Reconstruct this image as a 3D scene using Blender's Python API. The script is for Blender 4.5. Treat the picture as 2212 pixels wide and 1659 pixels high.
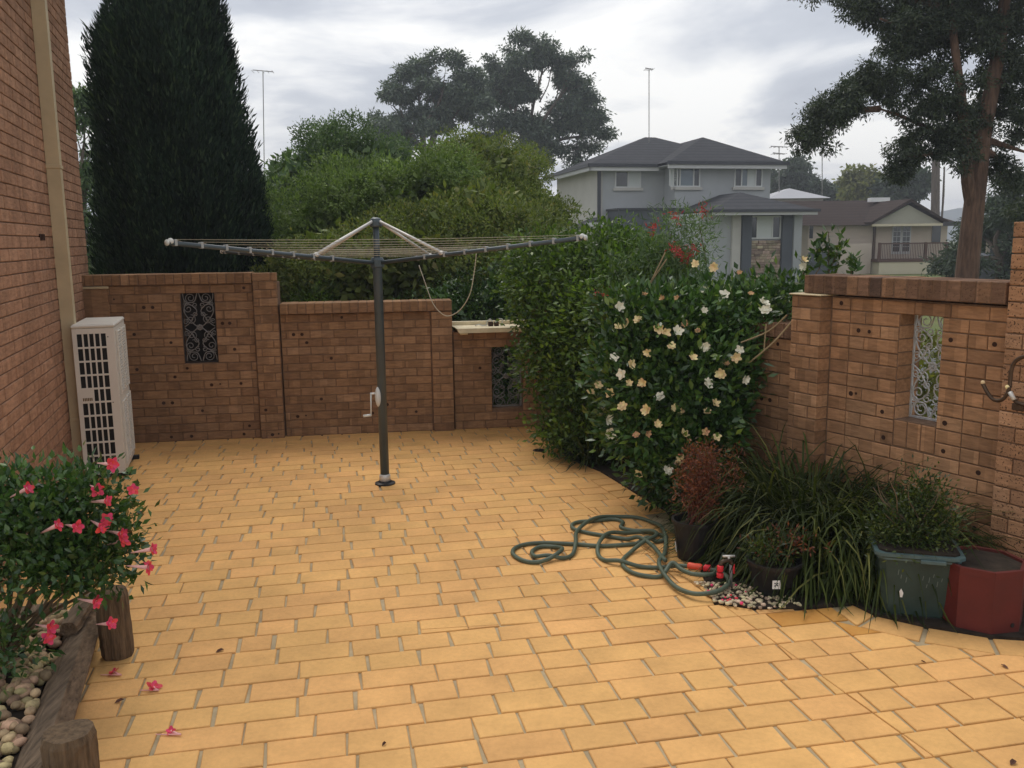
import bpy, math, random
import numpy as np
from mathutils import Vector, Matrix, Quaternion

for o in list(bpy.data.objects): bpy.data.objects.remove(o)
S = bpy.context.scene
COL = S.collection
R = math.radians

# ------------------------------------------------------------------ camera
F, CX, CY, CAMH = 1912.0, 1106.0, 829.5, 2.0      # focal length etc. in pixels of a 2212 x 1659 view
PITCH = math.atan(312.5 / F); ROLL = 0.012
FW = Vector((0, math.cos(PITCH), -math.sin(PITCH)))
R0 = Vector((1, 0, 0)); U0 = R0.cross(FW)
cr_, sr_ = math.cos(ROLL), math.sin(ROLL)
CR = R0 * cr_ - U0 * sr_; CU = R0 * sr_ + U0 * cr_
CAM = Vector((0, 0, CAMH))
cam_d = bpy.data.cameras.new('camera'); cam = bpy.data.objects.new('camera', cam_d); COL.objects.link(cam)
cam.matrix_world = Matrix(((CR.x, CU.x, -FW.x, 0), (CR.y, CU.y, -FW.y, 0), (CR.z, CU.z, -FW.z, CAMH), (0, 0, 0, 1)))
cam_d.sensor_width = 36; cam_d.lens = F / 2212 * 36; cam_d.clip_start = 0.05; cam_d.clip_end = 3000
S.camera = cam
S.render.engine = 'CYCLES'; S.cycles.max_bounces = 6; S.cycles.diffuse_bounces = 3; S.cycles.glossy_bounces = 2; S.cycles.transmission_bounces = 3

# ------------------------------------------------------------------ sky, sun, exposure
SUN_EL, SUN_AZ = R(58), R(-25)                    # azimuth from +Y (away from camera) to +X
world = bpy.data.worlds.new('World'); S.world = world; world.use_nodes = True
nt = world.node_tree; nt.nodes.clear()
def N(nt, t, **kw):
    n = nt.nodes.new(t)
    for k, v in kw.items(): setattr(n, k, v)
    return n
def ramp(nt, stops, interp='LINEAR'):
    n = nt.nodes.new('ShaderNodeValToRGB'); cr = n.color_ramp; cr.interpolation = interp
    while len(cr.elements) < len(stops): cr.elements.new(0.5)
    for e, (p, c) in zip(cr.elements, stops):
        e.position = p; e.color = (c[0], c[1], c[2], 1) if len(c) == 3 else c
    return n
sky = N(nt, 'ShaderNodeTexSky', sky_type='NISHITA', sun_disc=False, sun_elevation=SUN_EL, sun_rotation=SUN_AZ)
sky.air_density = 1.5; sky.dust_density = 3
tc = N(nt, 'ShaderNodeTexCoord'); sep = N(nt, 'ShaderNodeSeparateXYZ')
nt.links.new(tc.outputs['Generated'], sep.inputs[0])
zp = N(nt, 'ShaderNodeMath', operation='MAXIMUM'); nt.links.new(sep.outputs[2], zp.inputs[0]); zp.inputs[1].default_value = 0
za = N(nt, 'ShaderNodeMath', operation='ADD'); nt.links.new(zp.outputs[0], za.inputs[0]); za.inputs[1].default_value = 0.2
comb = N(nt, 'ShaderNodeCombineXYZ')
for i in (0, 1):
    d = N(nt, 'ShaderNodeMath', operation='DIVIDE'); nt.links.new(sep.outputs[i], d.inputs[0]); nt.links.new(za.outputs[0], d.inputs[1])
    nt.links.new(d.outputs[0], comb.inputs[i])
mapp = N(nt, 'ShaderNodeMapping'); nt.links.new(comb.outputs[0], mapp.inputs[0])
mapp.inputs['Location'].default_value = (3.1, 1.7, 0.4)
nz = N(nt, 'ShaderNodeTexNoise'); nz.inputs['Scale'].default_value = 1.15; nz.inputs['Detail'].default_value = 7
nz.inputs['Roughness'].default_value = 0.52; nz.inputs['Distortion'].default_value = 0.35
nt.links.new(mapp.outputs[0], nz.inputs['Vector'])
cl = ramp(nt, [(0.36, (4.9, 5.2, 6.0)), (0.45, (6.3, 6.6, 7.3)), (0.51, (8.8, 8.9, 9.2)), (0.57, (11.0, 10.9, 10.7))])
nt.links.new(nz.outputs['Fac'], cl.inputs['Fac'])
mx = N(nt, 'ShaderNodeMixRGB'); mx.inputs[0].default_value = 0.9
nt.links.new(sky.outputs[0], mx.inputs[1]); nt.links.new(cl.outputs[0], mx.inputs[2])
bg = N(nt, 'ShaderNodeBackground'); bg.inputs[1].default_value = 0.1
wo = N(nt, 'ShaderNodeOutputWorld')
nt.links.new(mx.outputs[0], bg.inputs[0]); nt.links.new(bg.outputs[0], wo.inputs[0])

sun_d = bpy.data.lights.new('sun', 'SUN'); sun_d.energy = 1.4; sun_d.angle = R(35); sun_d.color = (1, 0.95, 0.87)
sun = bpy.data.objects.new('sun', sun_d); COL.objects.link(sun)
sd = Vector((math.sin(SUN_AZ) * math.cos(SUN_EL), math.cos(SUN_AZ) * math.cos(SUN_EL), math.sin(SUN_EL)))
sun.rotation_euler = sd.to_track_quat('Z', 'Y').to_euler()
S.view_settings.view_transform = 'Standard'; S.view_settings.look = 'None'
S.view_settings.exposure = 0.12; S.view_settings.gamma = 1.0; S.view_settings.use_curve_mapping = False

# ------------------------------------------------------------------ pixel -> world helpers
def ray(x, y):
    return FW + CR * ((x - CX) / F) - CU * ((y - CY) / F)
def G(x, y, z=0.0):
    d = ray(x, y); return CAM + d * ((z - CAMH) / d.z)
def AT(x, y, Y):
    d = ray(x, y); return CAM + d * (Y / d.y)
def src(x0, y0, s):      # zoomed crop -> 2212 px
    return lambda x, y: ((x0 + s * x) * .69125, (y0 + s * y) * .69125)

# ------------------------------------------------------------------ materials
MATS = {}
def mat(name, c, rough=0.8, var=0.0, noise=None, bump=None, metal=0.0, c2=None, spec=0.3, stretch=None, hue=0.0):
    """c base colour; var brightness variation per piece; noise=(scale, amount); bump=(scale, strength); c2 second colour mixed by noise"""
    if name in MATS: return MATS[name]
    m = bpy.data.materials.new(name); m.use_nodes = True; t = m.node_tree; b = t.nodes['Principled BSDF']
    b.inputs['Roughness'].default_value = rough; b.inputs['Metallic'].default_value = metal
    b.inputs['Specular IOR Level'].default_value = spec
    oc = N(t, 'ShaderNodeTexCoord'); oi = N(t, 'ShaderNodeObjectInfo'); ge = N(t, 'ShaderNodeNewGeometry')
    rs = N(t, 'ShaderNodeMath', operation='ADD'); t.links.new(oi.outputs['Random'], rs.inputs[0]); t.links.new(ge.outputs['Random Per Island'], rs.inputs[1])
    rf = N(t, 'ShaderNodeMath', operation='FRACT'); t.links.new(rs.outputs[0], rf.inputs[0])
    off = N(t, 'ShaderNodeVectorMath', operation='ADD')
    if stretch:
        mp = N(t, 'ShaderNodeMapping'); mp.inputs['Scale'].default_value = stretch
        t.links.new(oc.outputs['Object'], mp.inputs[0]); t.links.new(mp.outputs[0], off.inputs[0])
    else: t.links.new(oc.outputs['Object'], off.inputs[0])
    sc = N(t, 'ShaderNodeMath', operation='MULTIPLY'); sc.inputs[1].default_value = 37.0; t.links.new(rf.outputs[0], sc.inputs[0])
    t.links.new(sc.outputs[0], off.inputs[1])
    col = N(t, 'ShaderNodeRGB'); col.outputs[0].default_value = (*c, 1); cur = col.outputs[0]
    if noise:
        n1 = N(t, 'ShaderNodeTexNoise'); n1.inputs['Scale'].default_value = noise[0]; n1.inputs['Detail'].default_value = 5; n1.inputs['Roughness'].default_value = .6
        t.links.new(off.outputs[0], n1.inputs['Vector'])
        if c2:
            rp = ramp(t, [(0.35, (0, 0, 0)), (0.65, (1, 1, 1))]); t.links.new(n1.outputs['Fac'], rp.inputs[0])
            mm = N(t, 'ShaderNodeMixRGB'); t.links.new(rp.outputs[0], mm.inputs[0]); t.links.new(cur, mm.inputs[1]); mm.inputs[2].default_value = (*c2, 1); cur = mm.outputs[0]
        else:
            mr = N(t, 'ShaderNodeMapRange'); mr.inputs[1].default_value = .3; mr.inputs[2].default_value = .7; mr.inputs[3].default_value = 1 - noise[1]; mr.inputs[4].default_value = 1 + noise[1]
            t.links.new(n1.outputs['Fac'], mr.inputs[0])
            vm = N(t, 'ShaderNodeVectorMath', operation='SCALE'); t.links.new(cur, vm.inputs[0]); t.links.new(mr.outputs[0], vm.inputs['Scale']); cur = vm.outputs[0]
    if var:
        hs = N(t, 'ShaderNodeHueSaturation'); t.links.new(cur, hs.inputs['Color'])
        mr = N(t, 'ShaderNodeMapRange'); mr.inputs[3].default_value = 1 - var; mr.inputs[4].default_value = 1 + var; t.links.new(rf.outputs[0], mr.inputs[0]); t.links.new(mr.outputs[0], hs.inputs['Value'])
        if hue:
            f2 = N(t, 'ShaderNodeMath', operation='MULTIPLY'); f2.inputs[1].default_value = 7.31; t.links.new(rf.outputs[0], f2.inputs[0])
            f3 = N(t, 'ShaderNodeMath', operation='FRACT'); t.links.new(f2.outputs[0], f3.inputs[0])
            mh = N(t, 'ShaderNodeMapRange'); mh.inputs[3].default_value = .5 - hue; mh.inputs[4].default_value = .5 + hue; t.links.new(f3.outputs[0], mh.inputs[0]); t.links.new(mh.outputs[0], hs.inputs['Hue'])
        cur = hs.outputs[0]
    t.links.new(cur, b.inputs['Base Color'])
    if bump:
        n2 = N(t, 'ShaderNodeTexNoise'); n2.inputs['Scale'].default_value = bump[0]; n2.inputs['Detail'].default_value = 4
        t.links.new(off.outputs[0], n2.inputs['Vector'])
        bp = N(t, 'ShaderNodeBump'); bp.inputs['Strength'].default_value = bump[1]; bp.inputs['Distance'].default_value = .01
        t.links.new(n2.outputs['Fac'], bp.inputs['Height']); t.links.new(bp.outputs[0], b.inputs['Normal'])
    MATS[name] = m; return m

def brick_mat(name, c, dark, light, speck=0.0, mark=.14):
    """fired clay: colour per brick, blocky stacking marks along the brick, drag streaks, dark iron specks"""
    m = bpy.data.materials.new(name); m.use_nodes = True; t = m.node_tree; b = t.nodes['Principled BSDF']
    b.inputs['Roughness'].default_value = .9; b.inputs['Specular IOR Level'].default_value = .15
    oc = N(t, 'ShaderNodeTexCoord'); oi = N(t, 'ShaderNodeObjectInfo'); ge = N(t, 'ShaderNodeNewGeometry')
    rs = N(t, 'ShaderNodeMath', operation='ADD'); t.links.new(oi.outputs['Random'], rs.inputs[0]); t.links.new(ge.outputs['Random Per Island'], rs.inputs[1])
    rf = N(t, 'ShaderNodeMath', operation='FRACT'); t.links.new(rs.outputs[0], rf.inputs[0])
    sc = N(t, 'ShaderNodeMath', operation='MULTIPLY'); sc.inputs[1].default_value = 61.0; t.links.new(rf.outputs[0], sc.inputs[0])
    off = N(t, 'ShaderNodeVectorMath', operation='ADD'); t.links.new(oc.outputs['Object'], off.inputs[0]); t.links.new(sc.outputs[0], off.inputs[1])
    base = ramp(t, [(0.0, dark), (0.3, c), (0.75, c), (1.0, light)]); t.links.new(rf.outputs[0], base.inputs[0])
    mp = N(t, 'ShaderNodeMapping'); mp.inputs['Scale'].default_value = (1, .2, .12); t.links.new(off.outputs[0], mp.inputs[0])
    vo = N(t, 'ShaderNodeTexVoronoi'); vo.voronoi_dimensions = '1D'; vo.inputs['Scale'].default_value = 13
    sx = N(t, 'ShaderNodeSeparateXYZ'); t.links.new(mp.outputs[0], sx.inputs[0]); t.links.new(sx.outputs[0], vo.inputs['W'])
    mr = N(t, 'ShaderNodeMapRange'); mr.inputs[3].default_value = 1 - mark; mr.inputs[4].default_value = 1 + mark
    cs = N(t, 'ShaderNodeSeparateColor'); t.links.new(vo.outputs['Color'], cs.inputs[0]); t.links.new(cs.outputs[0], mr.inputs[0])
    v1 = N(t, 'ShaderNodeVectorMath', operation='SCALE'); t.links.new(base.outputs[0], v1.inputs[0]); t.links.new(mr.outputs[0], v1.inputs['Scale'])
    n1 = N(t, 'ShaderNodeTexNoise'); n1.inputs['Scale'].default_value = 30; n1.inputs['Detail'].default_value = 6; n1.inputs['Roughness'].default_value = .65
    mp2 = N(t, 'ShaderNodeMapping'); mp2.inputs['Scale'].default_value = (.35, 1, 1.6); t.links.new(off.outputs[0], mp2.inputs[0]); t.links.new(mp2.outputs[0], n1.inputs['Vector'])
    mr2 = N(t, 'ShaderNodeMapRange'); mr2.inputs[1].default_value = .3; mr2.inputs[2].default_value = .7; mr2.inputs[3].default_value = .72; mr2.inputs[4].default_value = 1.25; t.links.new(n1.outputs['Fac'], mr2.inputs[0])
    v2 = N(t, 'ShaderNodeVectorMath', operation='SCALE'); t.links.new(v1.outputs[0], v2.inputs[0]); t.links.new(mr2.outputs[0], v2.inputs['Scale'])
    cur = v2.outputs[0]
    # large soft weathering over the wall (dirt that sits on the bricks)
    n3 = N(t, 'ShaderNodeTexNoise'); n3.inputs['Scale'].default_value = 1.7; n3.inputs['Detail'].default_value = 3; t.links.new(ge.outputs['Position'], n3.inputs['Vector'])
    mr3 = N(t, 'ShaderNodeMapRange'); mr3.inputs[1].default_value = .3; mr3.inputs[2].default_value = .7; mr3.inputs[3].default_value = .82; mr3.inputs[4].default_value = 1.12; t.links.new(n3.outputs['Fac'], mr3.inputs[0])
    v3 = N(t, 'ShaderNodeVectorMath', operation='SCALE'); t.links.new(cur, v3.inputs[0]); t.links.new(mr3.outputs[0], v3.inputs['Scale']); cur = v3.outputs[0]
    if speck:
        n4 = N(t, 'ShaderNodeTexNoise'); n4.inputs['Scale'].default_value = 95; n4.inputs['Detail'].default_value = 1; t.links.new(off.outputs[0], n4.inputs['Vector'])
        rp = ramp(t, [(.60, (0, 0, 0)), (.68, (speck, speck, speck))]); t.links.new(n4.outputs['Fac'], rp.inputs[0])
        mm = N(t, 'ShaderNodeMixRGB'); t.links.new(rp.outputs[0], mm.inputs[0]); t.links.new(cur, mm.inputs[1]); mm.inputs[2].default_value = (.04, .022, .015, 1); cur = mm.outputs[0]
    t.links.new(cur, b.inputs['Base Color'])
    bp = N(t, 'ShaderNodeBump'); bp.inputs['Strength'].default_value = .5; bp.inputs['Distance'].default_value = .006
    t.links.new(n1.outputs['Fac'], bp.inputs['Height']); t.links.new(bp.outputs[0], b.inputs['Normal'])
    MATS[name] = m; return m

def leaf_mat(name, stops, rough=.5, trans=.3, spec=.35):
    m = bpy.data.materials.new(name); m.use_nodes = True; t = m.node_tree; b = t.nodes['Principled BSDF']
    ge = N(t, 'ShaderNodeNewGeometry')
    rp = ramp(t, stops); t.links.new(ge.outputs['Random Per Island'], rp.inputs[0])
    n3 = N(t, 'ShaderNodeTexNoise'); n3.inputs['Scale'].default_value = 1.6; n3.inputs['Detail'].default_value = 3; t.links.new(ge.outputs['Position'], n3.inputs['Vector'])
    mr = N(t, 'ShaderNodeMapRange'); mr.inputs[1].default_value = .3; mr.inputs[2].default_value = .7; mr.inputs[3].default_value = .7; mr.inputs[4].default_value = 1.35; t.links.new(n3.outputs['Fac'], mr.inputs[0])
    vs = N(t, 'ShaderNodeVectorMath', operation='SCALE'); t.links.new(rp.outputs[0], vs.inputs[0]); t.links.new(mr.outputs[0], vs.inputs['Scale'])
    t.links.new(vs.outputs[0], b.inputs['Base Color']); b.inputs['Roughness'].default_value = rough; b.inputs['Specular IOR Level'].default_value = spec
    tr = N(t, 'ShaderNodeBsdfTranslucent'); v2 = N(t, 'ShaderNodeVectorMath', operation='MULTIPLY'); t.links.new(vs.outputs[0], v2.inputs[0]); v2.inputs[1].default_value = (1.3, 1.5, .6)
    t.links.new(v2.outputs[0], tr.inputs['Color'])
    ms = N(t, 'ShaderNodeMixShader'); ms.inputs[0].default_value = trans
    t.links.new(b.outputs[0], ms.inputs[1]); t.links.new(tr.outputs[0], ms.inputs[2])
    t.links.new(ms.outputs[0], t.nodes['Material Output'].inputs['Surface'])
    MATS[name] = m; return m

# ------------------------------------------------------------------ object helpers
WM = {}
def link(o, parent=None):
    COL.objects.link(o)
    if parent is not None: o.parent = parent
    return o
def tag(o, label=None, cat=None, group=None, kind=None):
    for k, v in (('label', label), ('category', cat), ('group', group), ('kind', kind)):
        if v: o[k] = v
    return o
def thing(name, label, cat, loc=(0, 0, 0), rz=0.0, group=None, kind=None):
    o = bpy.data.objects.new(name, None); link(o); o.empty_display_size = .1
    o.location = loc; o.rotation_euler = (0, 0, rz)
    WM[o] = Matrix.Translation(Vector(loc)) @ Matrix.Rotation(rz, 4, 'Z')
    tag(o, label, cat, group, kind); return o
def struct(name):
    o = bpy.data.objects.new(name, None); link(o); o['kind'] = 'structure'; WM[o] = Matrix.Identity(4); return o
def meshobj(name, verts, faces, m, parent=None, smooth=False, origin=None):
    """verts in world space; stored relative to the parent (or to origin for a top-level mesh)"""
    W = WM.get(parent) if parent is not None else None
    v = np.asarray([tuple(p) for p in verts], dtype=float).reshape(-1, 3)
    if W is not None:
        M = np.array(W.inverted()); v = v @ M[:3, :3].T + M[:3, 3]
    elif origin is not None: v = v - np.array(origin)
    me = bpy.data.meshes.new(name); me.from_pydata(v.tolist(), [], faces)
    for mm in (m if isinstance(m, (list, tuple)) else [m]): me.materials.append(mm)
    if smooth: me.polygons.foreach_set('use_smooth', [True] * len(me.polygons))
    o = bpy.data.objects.new(name, me); link(o, parent)
    if W is not None: WM[o] = W
    else:
        o.location = origin or (0, 0, 0); WM[o] = Matrix.Translation(Vector(origin or (0, 0, 0)))
    return o
class MB:
    def __init__(s, T=None): s.v = []; s.f = []; s.mi = []; s.T = T or Matrix.Identity(4); s.cur = 0
    def add(s, vs, fs):
        n = len(s.v); s.v += [s.T @ Vector(p) for p in vs]
        for f in fs: s.f.append([i + n for i in f]); s.mi.append(s.cur)
    def box(s, x0, x1, y0, y1, z0, z1, bev=0.0):
        if bev:
            b = bev; vs = []
            for z, i in ((z0, b), (z0 + b, 0), (z1 - b, 0), (z1, b)):
                vs += [(x0 + i, y0 + i, z), (x1 - i, y0 + i, z), (x1 - i, y1 - i, z), (x0 + i, y1 - i, z)]
            fs = [(3, 2, 1, 0), (12, 13, 14, 15)]
            for k in range(3):
                a = 4 * k
                for j in range(4): fs.append((a + j, a + (j + 1) % 4, a + 4 + (j + 1) % 4, a + 4 + j))
            s.add(vs, fs); return
        s.add([(x0, y0, z0), (x1, y0, z0), (x1, y1, z0), (x0, y1, z0), (x0, y0, z1), (x1, y0, z1), (x1, y1, z1), (x0, y1, z1)],
              [(3, 2, 1, 0), (4, 5, 6, 7), (0, 1, 5, 4), (1, 2, 6, 5), (2, 3, 7, 6), (3, 0, 4, 7)])
    def tube(s, pts, rad, seg=8, cap=True, closed=False, flat=1.0):
        pts = [Vector(p) for p in pts]; n = len(pts)
        rad = list(rad) if isinstance(rad, (list, tuple, np.ndarray)) else [rad] * n
        prev = None; vs = []
        for i, p in enumerate(pts):
            if closed: t = pts[(i + 1) % n] - pts[i - 1]
            else: t = pts[min(i + 1, n - 1)] - pts[max(i - 1, 0)]
            if t.length < 1e-9: t = Vector((0, 0, 1))
            t.normalize()
            if prev is None:
                a = Vector((0, 0, 1)) if abs(t.z) < .9 else Vector((1, 0, 0)); u = t.cross(a).normalized()
            else:
                u = prev - t * prev.dot(t)
                u = u.normalized() if u.length > 1e-6 else t.orthogonal().normalized()
            prev = u; w = t.cross(u)
            for k in range(seg):
                an = 2 * math.pi * k / seg
                vs.append(p + (u * math.cos(an) + w * math.sin(an) * flat) * rad[i])
        fs = []
        m = n if closed else n - 1
        for i in range(m):
            a = i * seg; b = ((i + 1) % n) * seg
            for k in range(seg): fs.append((a + k, a + (k + 1) % seg, b + (k + 1) % seg, b + k))
        if cap and not closed: fs += [tuple(range(seg))[::-1], tuple(range((n - 1) * seg, n * seg))]
        s.add(vs, fs)
    def lathe(s, prof, seg=20, c=(0, 0, 0)):
        vs = []
        for r, z in prof:
            for k in range(seg):
                a = 2 * math.pi * k / seg; vs.append((c[0] + r * math.cos(a), c[1] + r * math.sin(a), c[2] + z))
        fs = []
        for i in range(len(prof) - 1):
            for k in range(seg): fs.append((i * seg + k, i * seg + (k + 1) % seg, (i + 1) * seg + (k + 1) % seg, (i + 1) * seg + k))
        fs += [tuple(range(seg))[::-1], tuple(range((len(prof) - 1) * seg, len(prof) * seg))]
        s.add(vs, fs)
    def prism(s, poly, z0, z1):
        n = len(poly); s.add([(x, y, z0) for x, y in poly] + [(x, y, z1) for x, y in poly],
            [tuple(range(n))[::-1], tuple(range(n, 2 * n))] + [(i, (i + 1) % n, n + (i + 1) % n, n + i) for i in range(n)])
    def blob(s, c, r, seg=10, rings=6, rng=None, jit=0.0):
        vs = []; c = Vector(c); r = (r, r, r) if not isinstance(r, (tuple, list)) else r
        for i in range(rings + 1):
            th = math.pi * i / rings
            for k in range(seg):
                a = 2 * math.pi * k / seg; q = 1 + (rng.uniform(-jit, jit) if rng else 0)
                vs.append(c + Vector((math.sin(th) * math.cos(a) * r[0] * q, math.sin(th) * math.sin(a) * r[1] * q, math.cos(th) * r[2] * q)))
        fs = []
        for i in range(rings):
            for k in range(seg): fs.append((i * seg + k, (i + 1) * seg + k, (i + 1) * seg + (k + 1) % seg, i * seg + (k + 1) % seg))
        s.add(vs, fs)
    def build(s, name, m, parent=None, smooth=False, origin=None, kind=None):
        o = meshobj(name, s.v, s.f, m, parent, smooth, origin)
        if isinstance(m, (list, tuple)): o.data.polygons.foreach_set('material_index', s.mi)
        if kind: o['kind'] = kind
        return o
def spline(pts, n=8, closed=False):
    P = [Vector(p) for p in pts]; out = []; m = len(P)
    rng_ = range(m if closed else m - 1)
    for i in rng_:
        if closed: a, b, c, d = P[i - 1], P[i], P[(i + 1) % m], P[(i + 2) % m]
        else: a, b, c, d = P[max(i - 1, 0)], P[i], P[i + 1], P[min(i + 2, m - 1)]
        for k in range(n):
            t = k / n
            out.append(.5 * ((2 * b) + (c - a) * t + (2 * a - 5 * b + 4 * c - d) * t * t + (3 * b - a - 3 * c + d) * t ** 3))
    if not closed: out.append(P[-1])
    return out

# ------------------------------------------------------------------ palette
M_PAVER = mat('paver_yellow', (.71, .395, .142), .75, var=.045, noise=(3.0, .13), bump=(60, .25), hue=.003, spec=.2)
def add_dirt(m, lo, hi, scale):
    """broad traffic dirt and fine grit over a whole surface, in world space"""
    t = m.node_tree; b = t.nodes['Principled BSDF']; src_ = b.inputs['Base Color'].links[0].from_socket; ge = N(t, 'ShaderNodeNewGeometry')
    cur = src_
    for sc_, l, h in ((scale, lo, hi), (38.0, .94, 1.04)):
        n = N(t, 'ShaderNodeTexNoise'); n.inputs['Scale'].default_value = sc_; n.inputs['Detail'].default_value = 6; n.inputs['Roughness'].default_value = .62; t.links.new(ge.outputs['Position'], n.inputs['Vector'])
        mr = N(t, 'ShaderNodeMapRange'); mr.inputs[1].default_value = .32; mr.inputs[2].default_value = .6; mr.inputs[3].default_value = l; mr.inputs[4].default_value = h; t.links.new(n.outputs['Fac'], mr.inputs[0])
        v = N(t, 'ShaderNodeVectorMath', operation='SCALE'); t.links.new(cur, v.inputs[0]); t.links.new(mr.outputs[0], v.inputs['Scale']); cur = v.outputs[0]
    t.links.new(cur, b.inputs['Base Color'])
add_dirt(M_PAVER, .89, 1.04, 1.1)
M_PAVERS = mat('paver_rust_stained', (.60, .30, .075), .75, var=.06, noise=(7.0, .25), bump=(60, .25), c2=(.52, .23, .05), spec=.2)
M_GROUT = mat('grout', (.42, .335, .205), .95, noise=(6, .25))
M_BRICK = brick_mat('brick_garden', (.375, .202, .104), (.285, .155, .083), (.44, .25, .135), mark=.2)
M_BRICKB = brick_mat('brick_back', (.30, .172, .09), (.245, .138, .075), (.355, .212, .118), mark=.17)
M_BRICKS = brick_mat('brick_speckled', (.38, .205, .11), (.27, .15, .088), (.45, .26, .15), speck=.9)
M_BRICKH = brick_mat('brick_house', (.365, .203, .122), (.325, .178, .107), (.405, .232, .142))
M_COPE = brick_mat('brick_coping', (.20, .115, .072), (.09, .058, .044), (.31, .175, .10), speck=.5, mark=.25)
M_MORTAR = mat('mortar', (.19, .115, .07), .95, noise=(25, .25), bump=(80, .4))
M_HOLE = mat('brick_dark_mark', (.045, .02, .012), .95)
M_CREAM = mat('cream_paint', (.55, .44, .27), .5, noise=(4, .1))
M_CREAM2 = mat('cream_board', (.72, .62, .42), .55, noise=(5, .18))
M_AC = mat('ac_beige', (.73, .685, .60), .45, noise=(2, .06))
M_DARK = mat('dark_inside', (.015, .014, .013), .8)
M_BLACK = mat('black_plastic', (.016, .015, .015), .45, noise=(8, .3))
M_HOIST = mat('hoist_green_grey', (.055, .075, .085), .4, metal=.0, noise=(6, .15), spec=.5)
M_GALV = mat('galvanised', (.62, .60, .56), .45, metal=.3, noise=(15, .15))
M_LINE = mat('clothes_line', (.42, .38, .28), .6)
M_CLIP = mat('clip_grey', (.36, .37, .36), .5)
M_PALEPL = mat('pale_plastic', (.62, .62, .58), .5)
M_IRON = mat('iron_grey', (.24, .23, .22), .5, metal=.4, noise=(30, .3))
M_IRONL = mat('iron_silver', (.50, .50, .49), .45, metal=.3, noise=(30, .2))
M_BRONZE = mat('bronze_bracket', (.085, .055, .035), .45, metal=.4, noise=(20, .3))
M_HOSE = mat('hose_green', (.085, .11, .075), .45, noise=(6, .2))
M_ORANGE = mat('orange_plastic', (.75, .10, .05), .4)
M_REDPL = mat('red_plastic', (.70, .03, .04), .4)
M_TUB = mat('tub_green', (.030, .052, .045), .5, noise=(5, .25))
M_TUBRIM = mat('tub_rim', (.075, .12, .12), .45, noise=(10, .25))
M_REDPOT = mat('planter_red', (.12, .020, .016), .6, noise=(4, .25), c2=(.085, .016, .013))
M_SOIL = mat('soil', (.030, .021, .014), .95, noise=(12, .5), bump=(40, .6))
M_LOG = mat('weathered_log', (.17, .118, .075), .9, noise=(9, .5), bump=(18, .9), stretch=(6, .7, 6))
M_POST = mat('weathered_post', (.13, .085, .048), .9, noise=(9, .45), bump=(18, .8), stretch=(6, 6, .7))
M_PEBBLE = mat('pebble', (.43, .31, .17), .75, var=.5, noise=(40, .3), hue=.03)
M_PEBBLEW = mat('pebble_white', (.52, .42, .27), .7, var=.4, noise=(20, .15), hue=.03)
M_BARK_RED = mat('bark_red', (.115, .068, .044), .9, noise=(5, .5), bump=(9, 1), stretch=(4, 4, .6))
M_BARK = mat('bark_grey', (.12, .095, .075), .9, noise=(5, .4), bump=(9, 1), stretch=(4, 4, .6))
M_TWIG = mat('twig', (.14, .10, .06), .9)
M_TWIGP = mat('twig_pale', (.33, .24, .13), .8)
M_PETALW = mat('petal_white', (.82, .78, .62), .6, var=.05)
M_PETALC = mat('petal_cream', (.80, .63, .33), .6, var=.12, hue=.02)
M_PETALO = mat('petal_faded', (.55, .33, .16), .7, var=.2, hue=.02)
M_PINK = mat('petal_pink', (.72, .06, .11), .55, var=.15, hue=.015)
M_PINKT = mat('petal_tube', (.80, .42, .38), .55)
M_DRY = mat('dry_leaf', (.12, .05, .03), .8, var=.3)
M_WHITE = mat('white_paint', (.75, .75, .73), .5)

def fr_heading(deg): h = R(deg); return Vector((math.sin(h), math.cos(h), 0))
def clip_poly(poly, p, n):
    """keep the side where (q-p).n >= 0 (2D)"""
    out = []
    for i in range(len(poly)):
        a, b = poly[i], poly[(i + 1) % len(poly)]
        da = (a[0] - p[0]) * n[0] + (a[1] - p[1]) * n[1]; db = (b[0] - p[0]) * n[0] + (b[1] - p[1]) * n[1]
        if da >= 0: out.append(a)
        if (da >= 0) != (db >= 0):
            t = da / (da - db); out.append((a[0] + (b[0] - a[0]) * t, a[1] + (b[1] - a[1]) * t))
    return out
def area(poly): return .5 * sum(poly[i - 1][0] * poly[i][1] - poly[i][0] * poly[i - 1][1] for i in range(len(poly)))
def inset(poly, d):
    """inset a small convex polygon towards its centre"""
    cx = sum(p[0] for p in poly) / len(poly); cy = sum(p[1] for p in poly) / len(poly); o = []
    for x, y in poly:
        l = math.hypot(x - cx, y - cy) or 1; k = max(0, 1 - d * 1.3 / l); o.append((cx + (x - cx) * k, cy + (y - cy) * k))
    return o

# ================================================================== TERRAIN
gm = mat('lawn', (.085, .12, .03), .95, noise=(.6, .4), c2=(.15, .15, .045))
ground = MB()
xs = [-400, -60, -20, -8, 0, 4, 10, 25, 70, 400]; ys = [-30, 0, 6, 9, 12, 20, 40, 70, 150, 900]
vs = [(x, y, -.35 - (0 if y < 60 else (y - 60) * .004)) for y in ys for x in xs]
fs = [(j * 10 + i, j * 10 + i + 1, (j + 1) * 10 + i + 1, (j + 1) * 10 + i) for j in range(9) for i in range(9)]
g = meshobj('ground', vs, fs, gm); g['kind'] = 'structure'
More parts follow.
